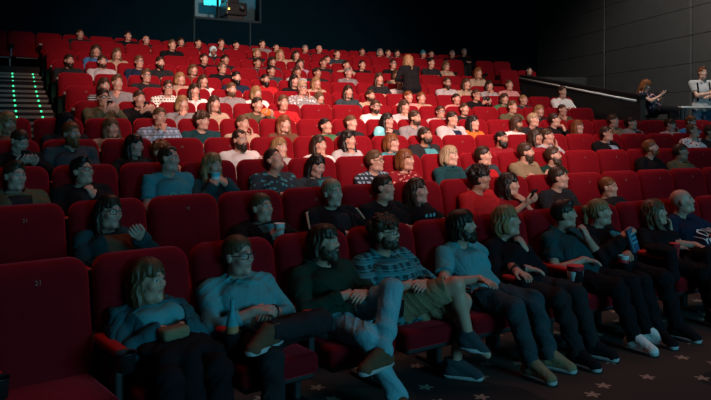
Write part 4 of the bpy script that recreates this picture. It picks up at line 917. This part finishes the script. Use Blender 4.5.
mon,P0,ang=lit_panel('lit_screen',9.87,10.29,4.97,5.24,.9,(.2,.9,1),8,'bright cyan lit screen behind the projection window','screen')
bm=bmesh.new(); W_=.42*L1; rnd=random.Random(2)
sg=1 if (Matrix.Rotation(ang,4,'Z')@Vector((0,1,0))).y<0 else -1
rbox(bm,(0,sg*.03,.02),(W_,.012,.22),.002,1)
for i in range(7): rbox(bm,(-W_/2+.05+i*.068,sg*.03,-.105),(.045,.012,rnd.uniform(.02,.06)),.001,1)
obj('screen_face',from_bm(bm,'screen_face',False),emis('cyan_glow',(.03,.78,.92),1.6),mon)
l=bpy.data.lights.new('booth_lamp','POINT'); l.color=(.15,.75,1); l.energy=14; l.shadow_soft_size=.1
o=bpy.data.objects.new('booth_lamp',l); COL.objects.link(o); o.location=P0+Vector((0,0,.35))-nB*.35
# the projector
pr=bpy.data.objects.new('projector',None); COL.objects.link(pr); pr.location=A0+dB*9.62*L1+nB*.75+Vector((0,0,4.24)); pr.rotation_euler=(0,0,ang)
tag(pr,'dark film projector with a small amber light behind the projection window','projector')
bm=bmesh.new(); rbox(bm,(0,0,.62),(.62,.8,.36),.03,2); rbox(bm,(.05,0,.86),(.35,.5,.14),.02,2); obj('projector_body',from_bm(bm,'b',False),DARKM,pr)
bm=bmesh.new(); rbox(bm,(0,0,.22),(.5,.6,.44),.01,1); obj('pedestal',from_bm(bm,'b',False),BLACKP,pr)
bm=bmesh.new(); lathe(bm,[(.07,0),(.08,.05),(.075,.18),(.055,.19)],(-.12,sg*.40,.64),20,Matrix.Rotation(-sg*PI/2,4,'X')); obj('lens',from_bm(bm,'b'),BLACKP,pr)
bm=bmesh.new(); lathe(bm,[(.02,-.02),(.022,0),(.016,.02)],(.25,sg*.42,.60),12); obj('indicator_light',from_bm(bm,'b'),emis('amber_led',(1,.7,.1),5),pr)
# right wall: a dark base with big grey acoustic panels
dW=Vector((.16,-1,0)).normalized(); nW=Vector((1,.16,0)).normalized(); LW=math.sqrt(1+.16**2)
def rw(s0,s1,z0,z1,d0,d1,name,mat,parent=None):
    P=[A0+dW*s*LW+nW*d for s,d in((s0,d0),(s1,d0),(s1,d1),(s0,d1))]; pts=[(p.x,p.y) for p in P]
    ar=sum(pts[i][0]*pts[(i+1)%4][1]-pts[(i+1)%4][0]*pts[i][1] for i in range(4))
    return prism(name,pts[::-1] if ar<0 else pts,z0,z1,mat,parent)
wr=rw(-.4,30,0,ZC,.06,.3,'wall_right',JOINT); tag(wr,kind='structure')
js=[0.05,4.90,8.94,13.0,17.2,21.4,25.6]
for a_,b_ in zip(js,js[1:]):
    z=1.08-.66
    while z<ZC-.1:
        pn=rw(a_+.05,b_-.05,z+.006,min(z+.654,ZC),0,.062,'panel',WALLR,wr); z+=.66
tag(prism('ceiling',[(-14,-9),(18,-9),(18,34),(-14,34)],ZC,ZC+.1,CEIL),kind='structure')

# ------------------------------------------------------------------ parapet of the side entrance, its rail, the far ledge
def pol(r,th): return (CX+r*math.cos(th),CY+r*math.sin(th))
TP=1.9568; ra_,rb_=RR[4]+.80,RR[8]+.05
par=bpy.data.objects.new('parapet',None); COL.objects.link(par); x,y=pol(ra_,TP); par.location=(x,y,FL[5]); tag(par,'black sloping parapet wall beside the side entrance','parapet')
bpy.context.view_layer.update()
p1=[pol(ra_,TP),pol(rb_,TP),pol(rb_,TP-.0028),pol(ra_,TP-.0028)]
zt=[2.165,2.79,2.79,2.165]
under(prism('parapet_wall',p1[::-1],FL[5],zt[::-1],PARA),par)
p2=[pol(ra_-.02,TP+.0006),pol(rb_,TP+.0006),pol(rb_,TP-.0034),pol(ra_-.02,TP-.0034)]
v=[(x,y,z) for (x,y),z in zip(p2,zt)]+[(x,y,z+.035) for (x,y),z in zip(p2,zt)]
under(obj('coping',pydata('coping',v,[(3,2,1,0),(4,5,6,7),(0,1,5,4),(1,2,6,5),(2,3,7,6),(3,0,4,7)]),DARKM),par)
hr=bpy.data.objects.new('handrail',None); COL.objects.link(hr); hr.location=(*pol(ra_,TP+.002),FL[5]); tag(hr,'long pale handrail fixed along the black parapet','handrail')
bpy.context.view_layer.update()
bm=bmesh.new(); a_=Vector((*pol(ra_+.02,TP+.0022),2.075)); b_=Vector((*pol(rb_-.1,TP+.0022),2.735)); tube(bm,[a_,a_.lerp(b_,.5),b_],.023,10)
under(obj('rail',from_bm(bm,'rail'),RAILM),hr)
for q in(.12,.5,.88):
    bm=bmesh.new(); c=a_.lerp(b_,q); e=Vector((*pol((Vector((c.x-CX,c.y-CY))).length,TP-.0005),c.z-.06)); tube(bm,[c,Vector((c.x,c.y,c.z-.05)),e],.009,6); under(obj('bracket',from_bm(bm,'bracket'),DARKM),hr)
ld=prism('ledge_wall',[(4.66,19.45),(6.20,19.45),(6.20,19.6),(4.66,19.6)],FL[5],2.88,PARA); tag(ld,'low black ledge wall beyond the parapet under the grey panels','ledge')
# high white-topped counter, bar stool
ct=bpy.data.objects.new('high_table',None); COL.objects.link(ct); ct.location=(6.98,14.17,FL[5]); tag(ct,'narrow high table with a white top at the side entrance','table')
bm=bmesh.new(); rbox(bm,(0,0,.955),(1.30,.26,.04),.008,2); obj('table_top',from_bm(bm,'t',False),RAILM,ct)
for sx in(-.56,.56):
    for sy in (-.09,.09):
        bm=bmesh.new(); rbox(bm,(sx,sy,.468),(.04,.04,.936),.005,1); obj('leg',from_bm(bm,'t',False),DARKM,ct)
st=bpy.data.objects.new('bar_stool',None); COL.objects.link(st); st.location=(5.93,14.66,FL[5]); tag(st,'black bar stool under the ginger haired woman by the grey wall','stool')
bm=bmesh.new(); lathe(bm,[(.16,.74),(.19,.76),(.19,.80),(.15,.815)],(0,0,0),28); obj('seat',from_bm(bm,'s'),BLACKP,st)
bm=bmesh.new(); tube(bm,[(0,0,.02),(0,0,.75)],.022,12); lathe(bm,[(.20,0),(.19,.015),(.03,.03)],(0,0,0),28); obj('pedestal',from_bm(bm,'s'),DARKM,st)
bm=bmesh.new(); tube(bm,[(.15*math.cos(a),.15*math.sin(a),.30) for a in np.linspace(0,2*PI,21)[:-1]],.010,6,True); obj('foot_ring',from_bm(bm,'s'),DARKM,st)

# ------------------------------------------------------------------ stairs of the aisle with green step lights
stairs=bpy.data.objects.new('aisle_stairs',None); COL.objects.link(stairs); x,y,th=arc(5,-2,.2); stairs.location=(x,y,FL[5]); tag(stairs,'dark carpeted aisle stairs with green lights on every step','stairs')
bpy.context.view_layer.update()
GREEN=emis('green_led',(.05,1.0,.42),1.6)
prev=None
for i in range(0,18):
    kk=5.0+i/3.0; k0=min(int(kk),10); fr_=kk-k0
    r=RR[k0]+(RR[k0+1]-RR[k0])*fr_-.33; z=TOP[k0]+(TOP[k0+1]-TOP[k0])*fr_+CAM_Z-.80
    ths=lambda s: PH[8]+(PH[5]-PH[8])*(8-kk)/3-s*PITCH/r
    sp_=sector('step',r,r+.62,ths(-4.6),ths(-.12),z-.24,z,TIERM,None,8); under(sp_,stairs)
    ns=sector('nosing',r-.012,r+.03,ths(-4.6),ths(-.14),z-.040,z+.002,NOSE,None,8); ns.parent=sp_
    for s in (-.46,-1.14,-2.4):
        t=ths(s); bm=bmesh.new(); lathe(bm,[(.012,-.008),(.016,0),(.012,.010)],(0,0,0),12,Matrix.Rotation(PI/2,4,'X'))
        g_=obj('step_light',from_bm(bm,'l'),GREEN,None,(CX+(r-.018)*math.cos(t),CY+(r-.018)*math.sin(t),z-.018),(0,0,facing(t)+PI)); g_.parent=sp_
# ------------------------------------------------------------------ cinema seats
def seat_meshes():
    M_={}
    # backrest: rounded upholstered pad, reclined
    bm=bmesh.new(); w2,zt_,zb=.264,.94,.30; r=.09; pts=[]
    for (cx,cz,a0,a1,rr) in((w2-r,zt_-r,0,PI/2,r),(-w2+r,zt_-r,PI/2,PI,r),(-w2+.02,zb+.02,PI,1.5*PI,.02),(w2-.02,zb+.02,1.5*PI,2*PI,.02)):
        n_=8 if rr>.05 else 3
        for i in range(n_+1):
            a=a0+(a1-a0)*i/n_; pts.append((cx+rr*math.cos(a),cz+rr*math.sin(a)))
    def ring(y,inset,dz=0):
        out=[]
        for x,z in pts:
            cx,cz=0,(zt_+zb)/2; k=1-inset/ w2
            out.append(bm.verts.new((x*(1-inset/w2), y+.0, (z-cz)*(1-inset/((zt_-zb)/2))+cz)))
        return out
    prof=[(-.050,.030),(-.050,.012),(-.042,.003),(-.025,0),(.004,.000),(.024,.004),(.040,.013),(.052,.030),(.061,.065),(.067,.12),(.069,.19)]
    rings=[ring(y,i) for y,i in prof]; n_=len(pts)
    for A_,B_ in zip(rings,rings[1:]):
        for i in range(n_): bm.faces.new((A_[i],A_[(i+1)%n_],B_[(i+1)%n_],B_[i]))
    bm.faces.new(rings[0][::-1]); bm.faces.new(rings[-1])
    bmesh.ops.recalc_face_normals(bm,faces=bm.faces)
    for v in bm.verts: v.co.y += -.030+ (zt_-v.co.z)*.20
    M_['backrest']=from_bm(bm,'backrest')
    bm=bmesh.new(); rbox(bm,(0,0,.60),(.50,.035,.56),.015,2)
    for v in bm.verts: v.co.y += -.100+(zt_-v.co.z)*.20
    M_['back_shell']=from_bm(bm,'back_shell')
    bm=bmesh.new(); rbox(bm,(0,.335,.315),(.475,.47,.12),.035,4); M_['seat_cushion']=from_bm(bm,'seat_cushion')
    bm=bmesh.new(); rbox(bm,(0,.335,.245),(.44,.42,.04),.01,1); M_['seat_pan']=from_bm(bm,'seat_pan',False)
    bm=bmesh.new(); rbox(bm,(.28,.30,.545),(.070,.34,.045),.02,4); M_['armrest']=from_bm(bm,'armrest')
    bm=bmesh.new(); rbox(bm,(.28,.27,.395),(.045,.33,.26),.012,2); rbox(bm,(.28,.22,.15),(.05,.12,.30),.01,1); rbox(bm,(.28,.24,.012),(.08,.36,.024),.008,1); M_['side_panel']=from_bm(bm,'side_panel',False)
    bm=bmesh.new(); lathe(bm,[(.040,.0),(.046,.085),(.050,.09),(.044,.085),(.038,.012)],(.28,.52,.475),20); rbox(bm,(.28,.475,.50),(.05,.03,.05),.006,1); M_['cup_holder']=from_bm(bm,'cup_holder')
    return M_
SM=seat_meshes()
SMAT=dict(backrest=VELVET,back_shell=BLACKP,seat_cushion=VELVET,seat_pan=BLACKP,armrest=VELVETN,side_panel=BLACKP,cup_holder=BLACKP)
_num={}
def number_mesh(t):
    if t not in _num:
        c=bpy.data.curves.new('n','FONT'); c.body=t; c.size=.035; c.align_x='CENTER'; c.align_y='CENTER'; c.extrude=.0015
        o=bpy.data.objects.new('n',c); COL.objects.link(o); dg=bpy.context.evaluated_depsgraph_get()
        me=bpy.data.meshes.new_from_object(o.evaluated_get(dg)); bpy.data.objects.remove(o); bpy.data.curves.remove(c)
        me.materials.clear(); me.materials.append(GOLDT); me.name='seat_number'; _num[t]=me
    return _num[t]
ORD=['front row','second row','third row','fourth row','fifth row','sixth row','seventh row','eighth row','ninth row','tenth row','eleventh row','top row']
SMALLN='zero one two three four five six seven eight nine ten'.split()
def short(desc,n):
    w_=desc.replace(',','').split()[:n]
    while w_[-1] in('a','in','and','with','of','the','his','her','to','on','at','by','for','dark','pale','bright','long','looking','hand','holding','short','over','only','low','light','behind','brown','fair','blond','black','up','its','arm','hands','or','resting','leaning','from','teal','showing'): w_.pop()
    return ' '.join(w_)
occ={}
for pr_ in PEOPLE: occ.setdefault((pr_[0],pr_[1]),pr_[8])
SEATS=[]
for k,rng in {0:(-1,11),1:(-1,14),2:(-1,16),3:(-1,19),4:(-1,22),5:(0,17),6:(0,18),7:(0,17),8:(0,17),9:(0,17),10:(0,19),11:(-1,22)}.items():
    SEATS+=[(k,float(s)) for s in range(*rng)]
SEATS+=[(9,19.5),(9,20.5),(10,19.7),(10,20.7)]
AISLE={(k,0.0) for k in range(5,11)}
seen_labels={}
for (k,s) in SEATS:
    x,y,th=arc(k,s+.5); R_=facing(th)
    rt=bpy.data.objects.new('cinema_seat',None); COL.objects.link(rt); rt.location=(x,y,FL[k]); rt.rotation_euler=(0,0,R_)
    if k==11: rt.scale=(1,1,.83/HB)
    rt['category']='seat'; rt['group']='red cinema seats of the '+ORD[k]
    d_=occ.get((k,int(s)) if s==int(s) else (k,99))
    if s!=int(s): lab='empty red cinema seat by the side parapet, %s, %s'%(ORD[k],'towards the aisle' if s in(19.5,19.7) else 'towards the wall')
    elif d_: lab='red seat in the %s under the %s'%(ORD[k],short(d_,7))
    else:
        best=None
        for q in range(1,25):
            for dd in(-q,q):
                if (k,int(s)+dd) in occ and best is None: best=(q,dd)
        q,dd=best
        lab='empty red seat, %s, %s along from %s %s'%(ORD[k],SMALLN[min(q,10)],short(occ[(k,int(s)+dd)],4 if 1 else 4),'towards the wall' if dd<0 else 'towards the stairs')
    if lab in seen_labels:
        alt='red seat in the %s under the %s'%(ORD[k],short(d_,8)) if d_ else lab+' side'
        lab=alt
    if lab in seen_labels: print('DUPLABEL',lab)
    seen_labels[lab]=1; rt['label']=lab
    n_=len(lab.replace(',','').split()); 
    if n_>16: print('LONG',n_,lab)
    for nm,me in SM.items(): obj(nm,me,SMAT[nm],rt)
    if (k,s) in AISLE or (k,s-1) not in SEATS and k>=9:
        bm=bmesh.new()
        for nm in('armrest','side_panel','cup_holder'):
            o=obj(nm,SM[nm],SMAT[nm],rt); o.location.x=.0; o.scale.x=1; o.location=(-.56*-1*0,0,0)
            o.location.x=-0.0
            o.matrix_local=Matrix.Translation((.0,0,0))@Matrix.Scale(1,4)
            o.location.x=0
            o.location=(-.56,0,0) if False else (0,0,0)
            bpy.data.objects.remove(o)
        # the seat at the end of its row has a second armrest
        for nm in('armrest','side_panel','cup_holder'):
            o=obj(nm,SM[nm],SMAT[nm],rt,( -.56,0,0))
    if k<=6:
        o=obj('seat_number',number_mesh(str(20-int(s))),GOLDT,rt,(0,.0605,.845),(PI/2-.2,0,PI))
# row lamps: small white aisle lamps on the end seats beside the stairs
bm=bmesh.new(); rbox(bm,(0,0,0),(.05,.06,.075),.012,2); lampm=from_bm(bm,'aisle_lamp')
for k in range(5,12):
    x,y,th=arc(k,-.14 if k<11 else 1.0,.50); o=obj('paper_cup',None)
    bpy.data.objects.remove(o)
    if k in(6,7,8,9,11): 
        bm=bmesh.new(); lathe(bm,[(.028,0),(.038,.105),(.041,.108),(.038,.11),(.034,.10)],(0,0,0),18)
        if k<11: x,y,th=arc(k,0,.52)
        o=obj('paper_cup',from_bm(bm,'paper_cup'),WHITEP,None,(x,y,FL[k]+.49*(1 if k<11 else .88)))
        tag(o,'white paper cup in the end cup holder of the '+ORD[k],'cup',group='white cups along the aisle')

# ------------------------------------------------------------------ the audience
def world_of(root,p): return root.matrix_world@Vector(p)
BUILT=[]
far={}
nun=0
for (row,seat,off,h,sex,hair,hcol,top,desc,ra,la,yaw,ex) in PEOPLE:
    th=theta(row,seat+.5)-off/RR[row]; r=RR[row]; loc=(CX+r*math.cos(th),CY+r*math.sin(th),FL[row]); rz=facing(th)
    nun+=1
    sp=dict(sex=sex,hair=hair,hcol=hcol,top=top,ra=ra,la=la,seed=nun)
    sp.update({('topstyle' if a=='ts' else a):b for a,b in ex.items() if a not in('p','v')})
    sp['v']=ex.get('v',0.0)
    if 'skin' not in sp: sp['skin']=0
    if row<=4:
        sp.update(h=h,yaw=math.radians(yaw)*.8,tw=math.radians(yaw)*.2,pitch=math.radians(ex.get('p',3)),roll=math.radians(((nun*37)%11-5)*1.1))
        sp.setdefault('lx',((nun*53)%9-4)*.006); sp.setdefault('sleeve',1.0)
        sp['jaw']=1+((nun*29)%7-3)*.02; sp.setdefault('fat',1+((nun*31)%5-2)*.03)
        m=build_body(sp,RESH[row]*VOX); b=dress(m,sp,RESH[row]*VOX,None,loc,rz)
    else:
        yb=min((-5,12,28,45),key=lambda v:abs(v-yaw)); key=(sex,ra,la,yb)
        if key not in far:
            s2=dict(sex=sex,ra=ra,la=la,h=.90,yaw=math.radians(yb)*.85,tw=math.radians(yb)*.15,pitch=math.radians(4),lx=0,seed=len(far)+2,collar=sex=='m')
            far[key]=build_body(s2,.0125*VOX)
        m=far[key]; sp['trou']='char'; b=dress(m,sp,.0125,None,loc,rz,h/.90)
    sx={'m':'man','f':'woman'}[sex]
    tag(b,'%s, %s'%(desc,ORD[row]),'person',group='audience seated in the '+ORD[row])
    BUILT.append((b,m,sp,row))
bpy.context.view_layer.update()
def find(word): 
    for b,m,sp,row in BUILT:
        if word in b['label']: return b,m,sp
def localpt(b,p): return b.matrix_world@Vector(p)

# standing and perched people
def extra(sp,h,loc,rz,label,group=None,zs=1.0):
    m=build_body(sp,h); b=dress(m,sp,h,None,loc,rz,zs); tag(b,label,'person',group); bpy.context.view_layer.update(); return b,m
g1,g1_meshes=extra(dict(sex='m',h=0,stand=True,yaw=.35,pitch=.08,hair='quiff',hcol='gi',ra='cross',la='lap',top='ltgrey',skin=2,trou='denim',sleeve=.5,seed=3,shoe='black',collar=1),
   .0105,(6.98,14.58,FL[5]),PI-.15,'sandy haired young man with dark shoulder straps standing behind the high table',None,1.065)
g2,_=extra(dict(sex='f',h=.93,yaw=.3,pitch=-.45,hair='longw',hcol='gi',ra='phone',la='phone',top=('navy','floral','pink'),skin=2,sleeve=.4,trou='black',seed=4,v=.03),
   .0105,(5.66,14.48,FL[5]+.46),-PI/2-.75,'ginger haired woman in a floral top perched on a stool reading her phone')
x,y,th=arc(7,11.55,.72)
g3,_=extra(dict(sex='f',h=0,stand=True,yaw=-.5,pitch=-.12,hair='longw',hcol='bl',ra='phone',la='lap',top='black',skin=0,trou='char',lx=.03,ly=.14,sleeve=1,seed=5,fat=1.1),
   .011,(x,y,FL[7]),.55,'woman with long blond hair in black, standing between rows with her back turned',None,.89)

m3=g1_meshes; va=np.empty(len(m3['shirt'].vertices)*3,np.float32); m3['shirt'].vertices.foreach_get('co',va); va=va.reshape(-1,3)
for sx in(-1,1):
    bm=bmesh.new(); pts=[]
    for z in np.linspace(1.37,1.02,9):
        X=sx*(.115-.02*abs(z-1.2)); ok=(va[:,0]-X)**2+(va[:,2]-z)**2<.0009; Y=va[ok][:,1].max() if ok.any() else .1; pts.append((X,Y+.004,z))
    tube(bm,pts,.016,8); obj('shoulder_strap',from_bm(bm,'strap'),cloth('black'),g1)

# ------------------------------------------------------------------ small things in hands and on laps
def cup(name,loc,r,hh,mat,label,cat='cup',lid=False,band=None,rot=(0,0,0)):
    bm=bmesh.new(); lathe(bm,[(r*.72,0),(r,hh),(r*1.06,hh+.003),(r,hh+.006),(r*.92,hh-.01)],(0,0,0),24); o=obj(name,from_bm(bm,name),mat,None,loc,rot); tag(o,label,cat)
    if band:
        bm=bmesh.new(); lathe(bm,[(r*.83,hh*.3),(r*.845,hh*.31),(r*.965,hh*.75),(r*.955,hh*.76)],(0,0,0),24); obj('sleeve_band',from_bm(bm,'b'),band,o)
    if lid:
        bm=bmesh.new(); lathe(bm,[(r*1.08,0),(r*1.08,.012),(r*.9,.02)],(0,0,hh),24); obj('lid',from_bm(bm,'l'),WHITEP,o)
    return o
REDP=noisy('red_card',(.6,.03,.04),.9,30,.5,0); CYANP=noisy('cyan_card',(.12,.60,.72),.9,30,.5,0); WHITEC=noisy('white_card',(.7,.72,.72),.92,30,.5,0); GLASSY=noisy('teal_glass',(.06,.32,.38),.8,30,.12,0)
def hand_world(word,side,fwd=.08,up=0.0):
    b,m,sp=find(word); W,ax,hd,pn=m['J']['wrist'][side]; hd=np.array(hd)/np.linalg.norm(hd); pn=np.array(pn)/np.linalg.norm(pn)
    return localpt(b,W+hd*fwd*.9+pn*.035+np.array((0,0,up)))
p_=hand_world('pale blue cup',1,.05,-.03); cup('paper_cup',p_-Vector((0,0,.02)),.042,.13,CYANP,'pale blue cup raised to the mouth by the blond woman, third row',band=WHITEC)
p_=hand_world('teal hood holding',1,.06,-.05); cup('paper_cup',p_,.040,.11,WHITEC,'white cup held by the young man with a teal hood, second row')
# popcorn tub, red cups
def seatpt(k,s,fwd,z): 
    x,y,th=arc(k,s,fwd); return Vector((x,y,FL[k]+z))
cup('popcorn_tub',seatpt(0,6.0,.50,.44),.062,.15,REDP,'red and white striped popcorn tub between the blond woman and the quiff man','tub',band=WHITEC)
cup('paper_cup',seatpt(0,8.15,.50,.53),.042,.12,REDP,'red drink cup beside the woman holding the snack packet','cup')
cup('paper_cup',seatpt(0,7.0,.50,.50),.040,.11,WHITEC,'white cup with a red band by the man in the dark polo','cup',band=REDP)
cup('popcorn_tub',seatpt(0,9.2,.50,.545),.058,.13,REDP,'red popcorn tub on the armrest beside the bald man','tub')
# bottle in the cup holder
bm=bmesh.new(); lathe(bm,[(.030,0),(.032,.01),(.032,.12),(.013,.18),(.012,.235),(.014,.24)],(0,0,0),22)
o=obj('drink_bottle',from_bm(bm,'drink_bottle'),GLASSY,None,seatpt(0,1.0,.52,.49)); tag(o,'teal glass bottle standing in a cup holder beside the man in the pale teal shirt','bottle')
bm=bmesh.new(); lathe(bm,[(.0325,.035),(.0332,.04),(.0332,.10),(.0325,.105)],(0,0,0),22); obj('bottle_label',from_bm(bm,'b'),noisy('label_orange',(.5,.2,.08),.8,40,.6,0),o)
# snack packet
b,m,sp=find('snack packet'); W,ax,hd,pn=m['J']['wrist'][1]
bm=bmesh.new(); rbox(bm,(0,0,0),(.12,.035,.19),.012,3); o=obj('snack_packet',from_bm(bm,'p'),noisy('packet_navy',(.03,.09,.16),.4,35,.35,.3),None,localpt(b,W+np.array((-.05,.05,.0))),(.25,.1,b.rotation_euler.z+.3)); tag(o,'dark blue snack packet held up by the woman with tied fair hair','packet')
bm=bmesh.new(); rnd=random.Random(8)
for r_ in range(3):
    for c_ in range(4): rbox(bm,(-.036+c_*.024,.0185,.05-r_*.035),(.018*rnd.uniform(.5,1),.003,.014),.001,1)
obj('packet_print',from_bm(bm,'p'),CYANP,o)
# folded coat on the lap of the first woman
def lump(name,prims,h,mat,loc,rz,label,cat,amp=.006,clipz=None):
    lo=np.min([p.lo for p in prims],0)-.05; hi=np.max([p.hi for p in prims],0)+.05; g=Grid(lo,hi,h)
    for p in prims: g.add(p,.03)
    g.warp(lambda X,Y,Z: amp*np.sin(X*38+3*np.sin(Y*17))*np.sin(Y*29+Z*22)+amp*.6*np.sin(Z*55+X*31))
    me,_=g.mesh(name); o=obj(name,me,mat,None,loc,(0,0,rz)); tag(o,label,cat); return o
b,m,sp=find('teal denim jacket')
lump('coat',[ell((0,.46,.53),(.19,.17,.05)),cone((-.15,.58,.50),(-.17,.66,.22),.05,.06),cone((.12,.60,.50),(.14,.66,.20),.055,.07),cone((0,.62,.50),(0,.68,.24),.05,.07)],.007,cloth('black'),b.location,b.rotation_euler.z,'black folded coat lying on the lap of the woman in the denim jacket','coat')
bm=bmesh.new(); rbox(bm,(0,0,0),(.15,.09,.06),.02,3); o=obj('purse',from_bm(bm,'p'),cloth('khaki'),None,localpt(b,(.02,.47,.60)),(0,0,b.rotation_euler.z+.2)); tag(o,'small khaki purse on top of the black folded coat','purse')
# coat between two front seats
x,y,th=arc(0,8.0,.2)
lump('coat',[ell((0,.22,.60),(.09,.15,.045)),cone((.03,.34,.57),(.05,.38,.42),.045,.05)],.007,cloth('black'),(x,y,FL[0]),facing(th),'black coat draped over the armrest beside the woman with legs crossed','coat')
# things at the stairs and among the middle rows
x,y,th=arc(11,1.35,.62)
lump('shoulder_bag',[ell((0,0,.10),(.17,.10,.11)),ell((.13,.02,.07),(.08,.07,.07))],.012,cloth('orange'),(x,y,FL[11]+.0),facing(th),'orange bag lying on the top step of the aisle','bag')
p_=hand_world('olive jacket with an orange bag',1,.08,.0)
lump('snack_bag',[ell((0,0,0),(.08,.05,.06))],.010,cloth('orange'),p_,0,'crumpled orange snack bag held by the short haired woman in olive','bag')
x,y,th=arc(4,8.0,.36)
lump('shopping_bag',[ell((0,0,.74),(.09,.06,.10))],.010,noisy('aqua_bag',(.2,.62,.68),.8,20,.4,0),(x,y,FL[4]),facing(th),'pale aqua plastic bag behind the woman with coppery hair','bag')
bm=bmesh.new(); rbox(bm,(0,0,0),(.13,.05,.09),.012,2); p_=hand_world('glasses holding a camera',1,.08,.03); rz_=find('glasses holding a camera')[0].rotation_euler.z
o=obj('camera',from_bm(bm,'c'),BLACKP,None,p_,(0,0,rz_)); tag(o,'black photo camera held by the woman with glasses, seventh row','camera')
bm=bmesh.new(); lathe(bm,[(.035,0),(.036,.06),(.028,.065)],(0,.025,0),20,Matrix.Rotation(-PI/2,4,'X')); obj('lens',from_bm(bm,'c'),BLACKP,o)
def phone(word,side,label):
    b,m,sp=find(word); p_=hand_world(word,side,.08,.02); bm=bmesh.new(); rbox(bm,(0,0,0),(.07,.009,.14),.004,2); o=obj('mobile_phone',from_bm(bm,'m',False),BLACKP,None,p_,(-.7,0,b.rotation_euler.z)); tag(o,label,'phone'); return o
phone('black holding up a phone',1,'black phone held up by the woman in black, sixth row')
phone('olive jacket looking at a camera',1,'small black camera phone held by the man in dark olive, sixth row')
phone('shaved head looking down',1,'phone in the hands of the shaven man looking down, fourth row')
phone('long black hair in a dark red top',1,'dark phone held by the woman in the dark red top, second row')
b,m,sp=g2,_,None
bm=bmesh.new(); rbox(bm,(0,0,0),(.07,.009,.14),.004,2); o=obj('mobile_phone',from_bm(bm,'m',False),BLACKP,None,g2.matrix_world@Vector((0,.53,.76)),(-.7,0,g2.rotation_euler.z)); tag(o,'phone held by the ginger haired woman on the bar stool','phone')
b,m,sp=find('pale stripes')
for s_ in(-1,1):
    A_=m['J'][('sh',s_)]; B_=m['J'][('el',s_)]; out_=np.array((s_*.055,.030,.040)); bm=bmesh.new()
    tube(bm,[A_+out_*1.05+np.array((-s_*.05,0,.012)),A_+out_*1.15,A_*.5+B_*.5+out_*1.12,B_+out_*.95],.010,8); obj('sleeve_stripe',from_bm(bm,'s'),cloth('beige'),b)
# lettering on the navy t-shirt, emblem on the teal one, print on the black one
def print_on(word,lines,size,mat,z,yoff,name='lettering'):
    b,m,sp=find(word); vs=np.empty(len(m['shirt'].vertices)*3,np.float32); m['shirt'].vertices.foreach_get('co',vs); vs=vs.reshape(-1,3)
    bms=bmesh.new()
    c=bpy.data.curves.new('t','FONT'); c.body=lines; c.size=size; c.align_x='CENTER'; c.align_y='CENTER'; c.extrude=.001; c.space_line=.9; c.offset=.0012
    o=bpy.data.objects.new('t',c); COL.objects.link(o); dg=bpy.context.evaluated_depsgraph_get(); me=bpy.data.meshes.new_from_object(o.evaluated_get(dg)); bpy.data.objects.remove(o)
    bms.from_mesh(me); bmesh.ops.triangulate(bms,faces=bms.faces); bmesh.ops.subdivide_edges(bms,edges=bms.edges,cuts=1)
    for v in bms.verts:
        X=-v.co.x; Z=z+v.co.y; dd=(vs[:,0]-X)**2+(vs[:,2]-Z)**2; ok=dd<.0009
        Y=vs[ok][:,1].max() if ok.any() else .3
        v.co=Vector((X,Y+.003+v.co.z,Z))
    bms.to_mesh(me); bms.free(); me.materials.clear(); obj(name,me,mat,b)
print_on('white lettering','COMMA\nYOU WIN',.066,WHITEC,.655,0)
print_on('round print','O O',.09,noisy('print_green',(.05,.35,.30),.9,30,.8,0),.665,0,'print')
print_on('teal print','* * *',.07,CYANP,.66,0,'print')
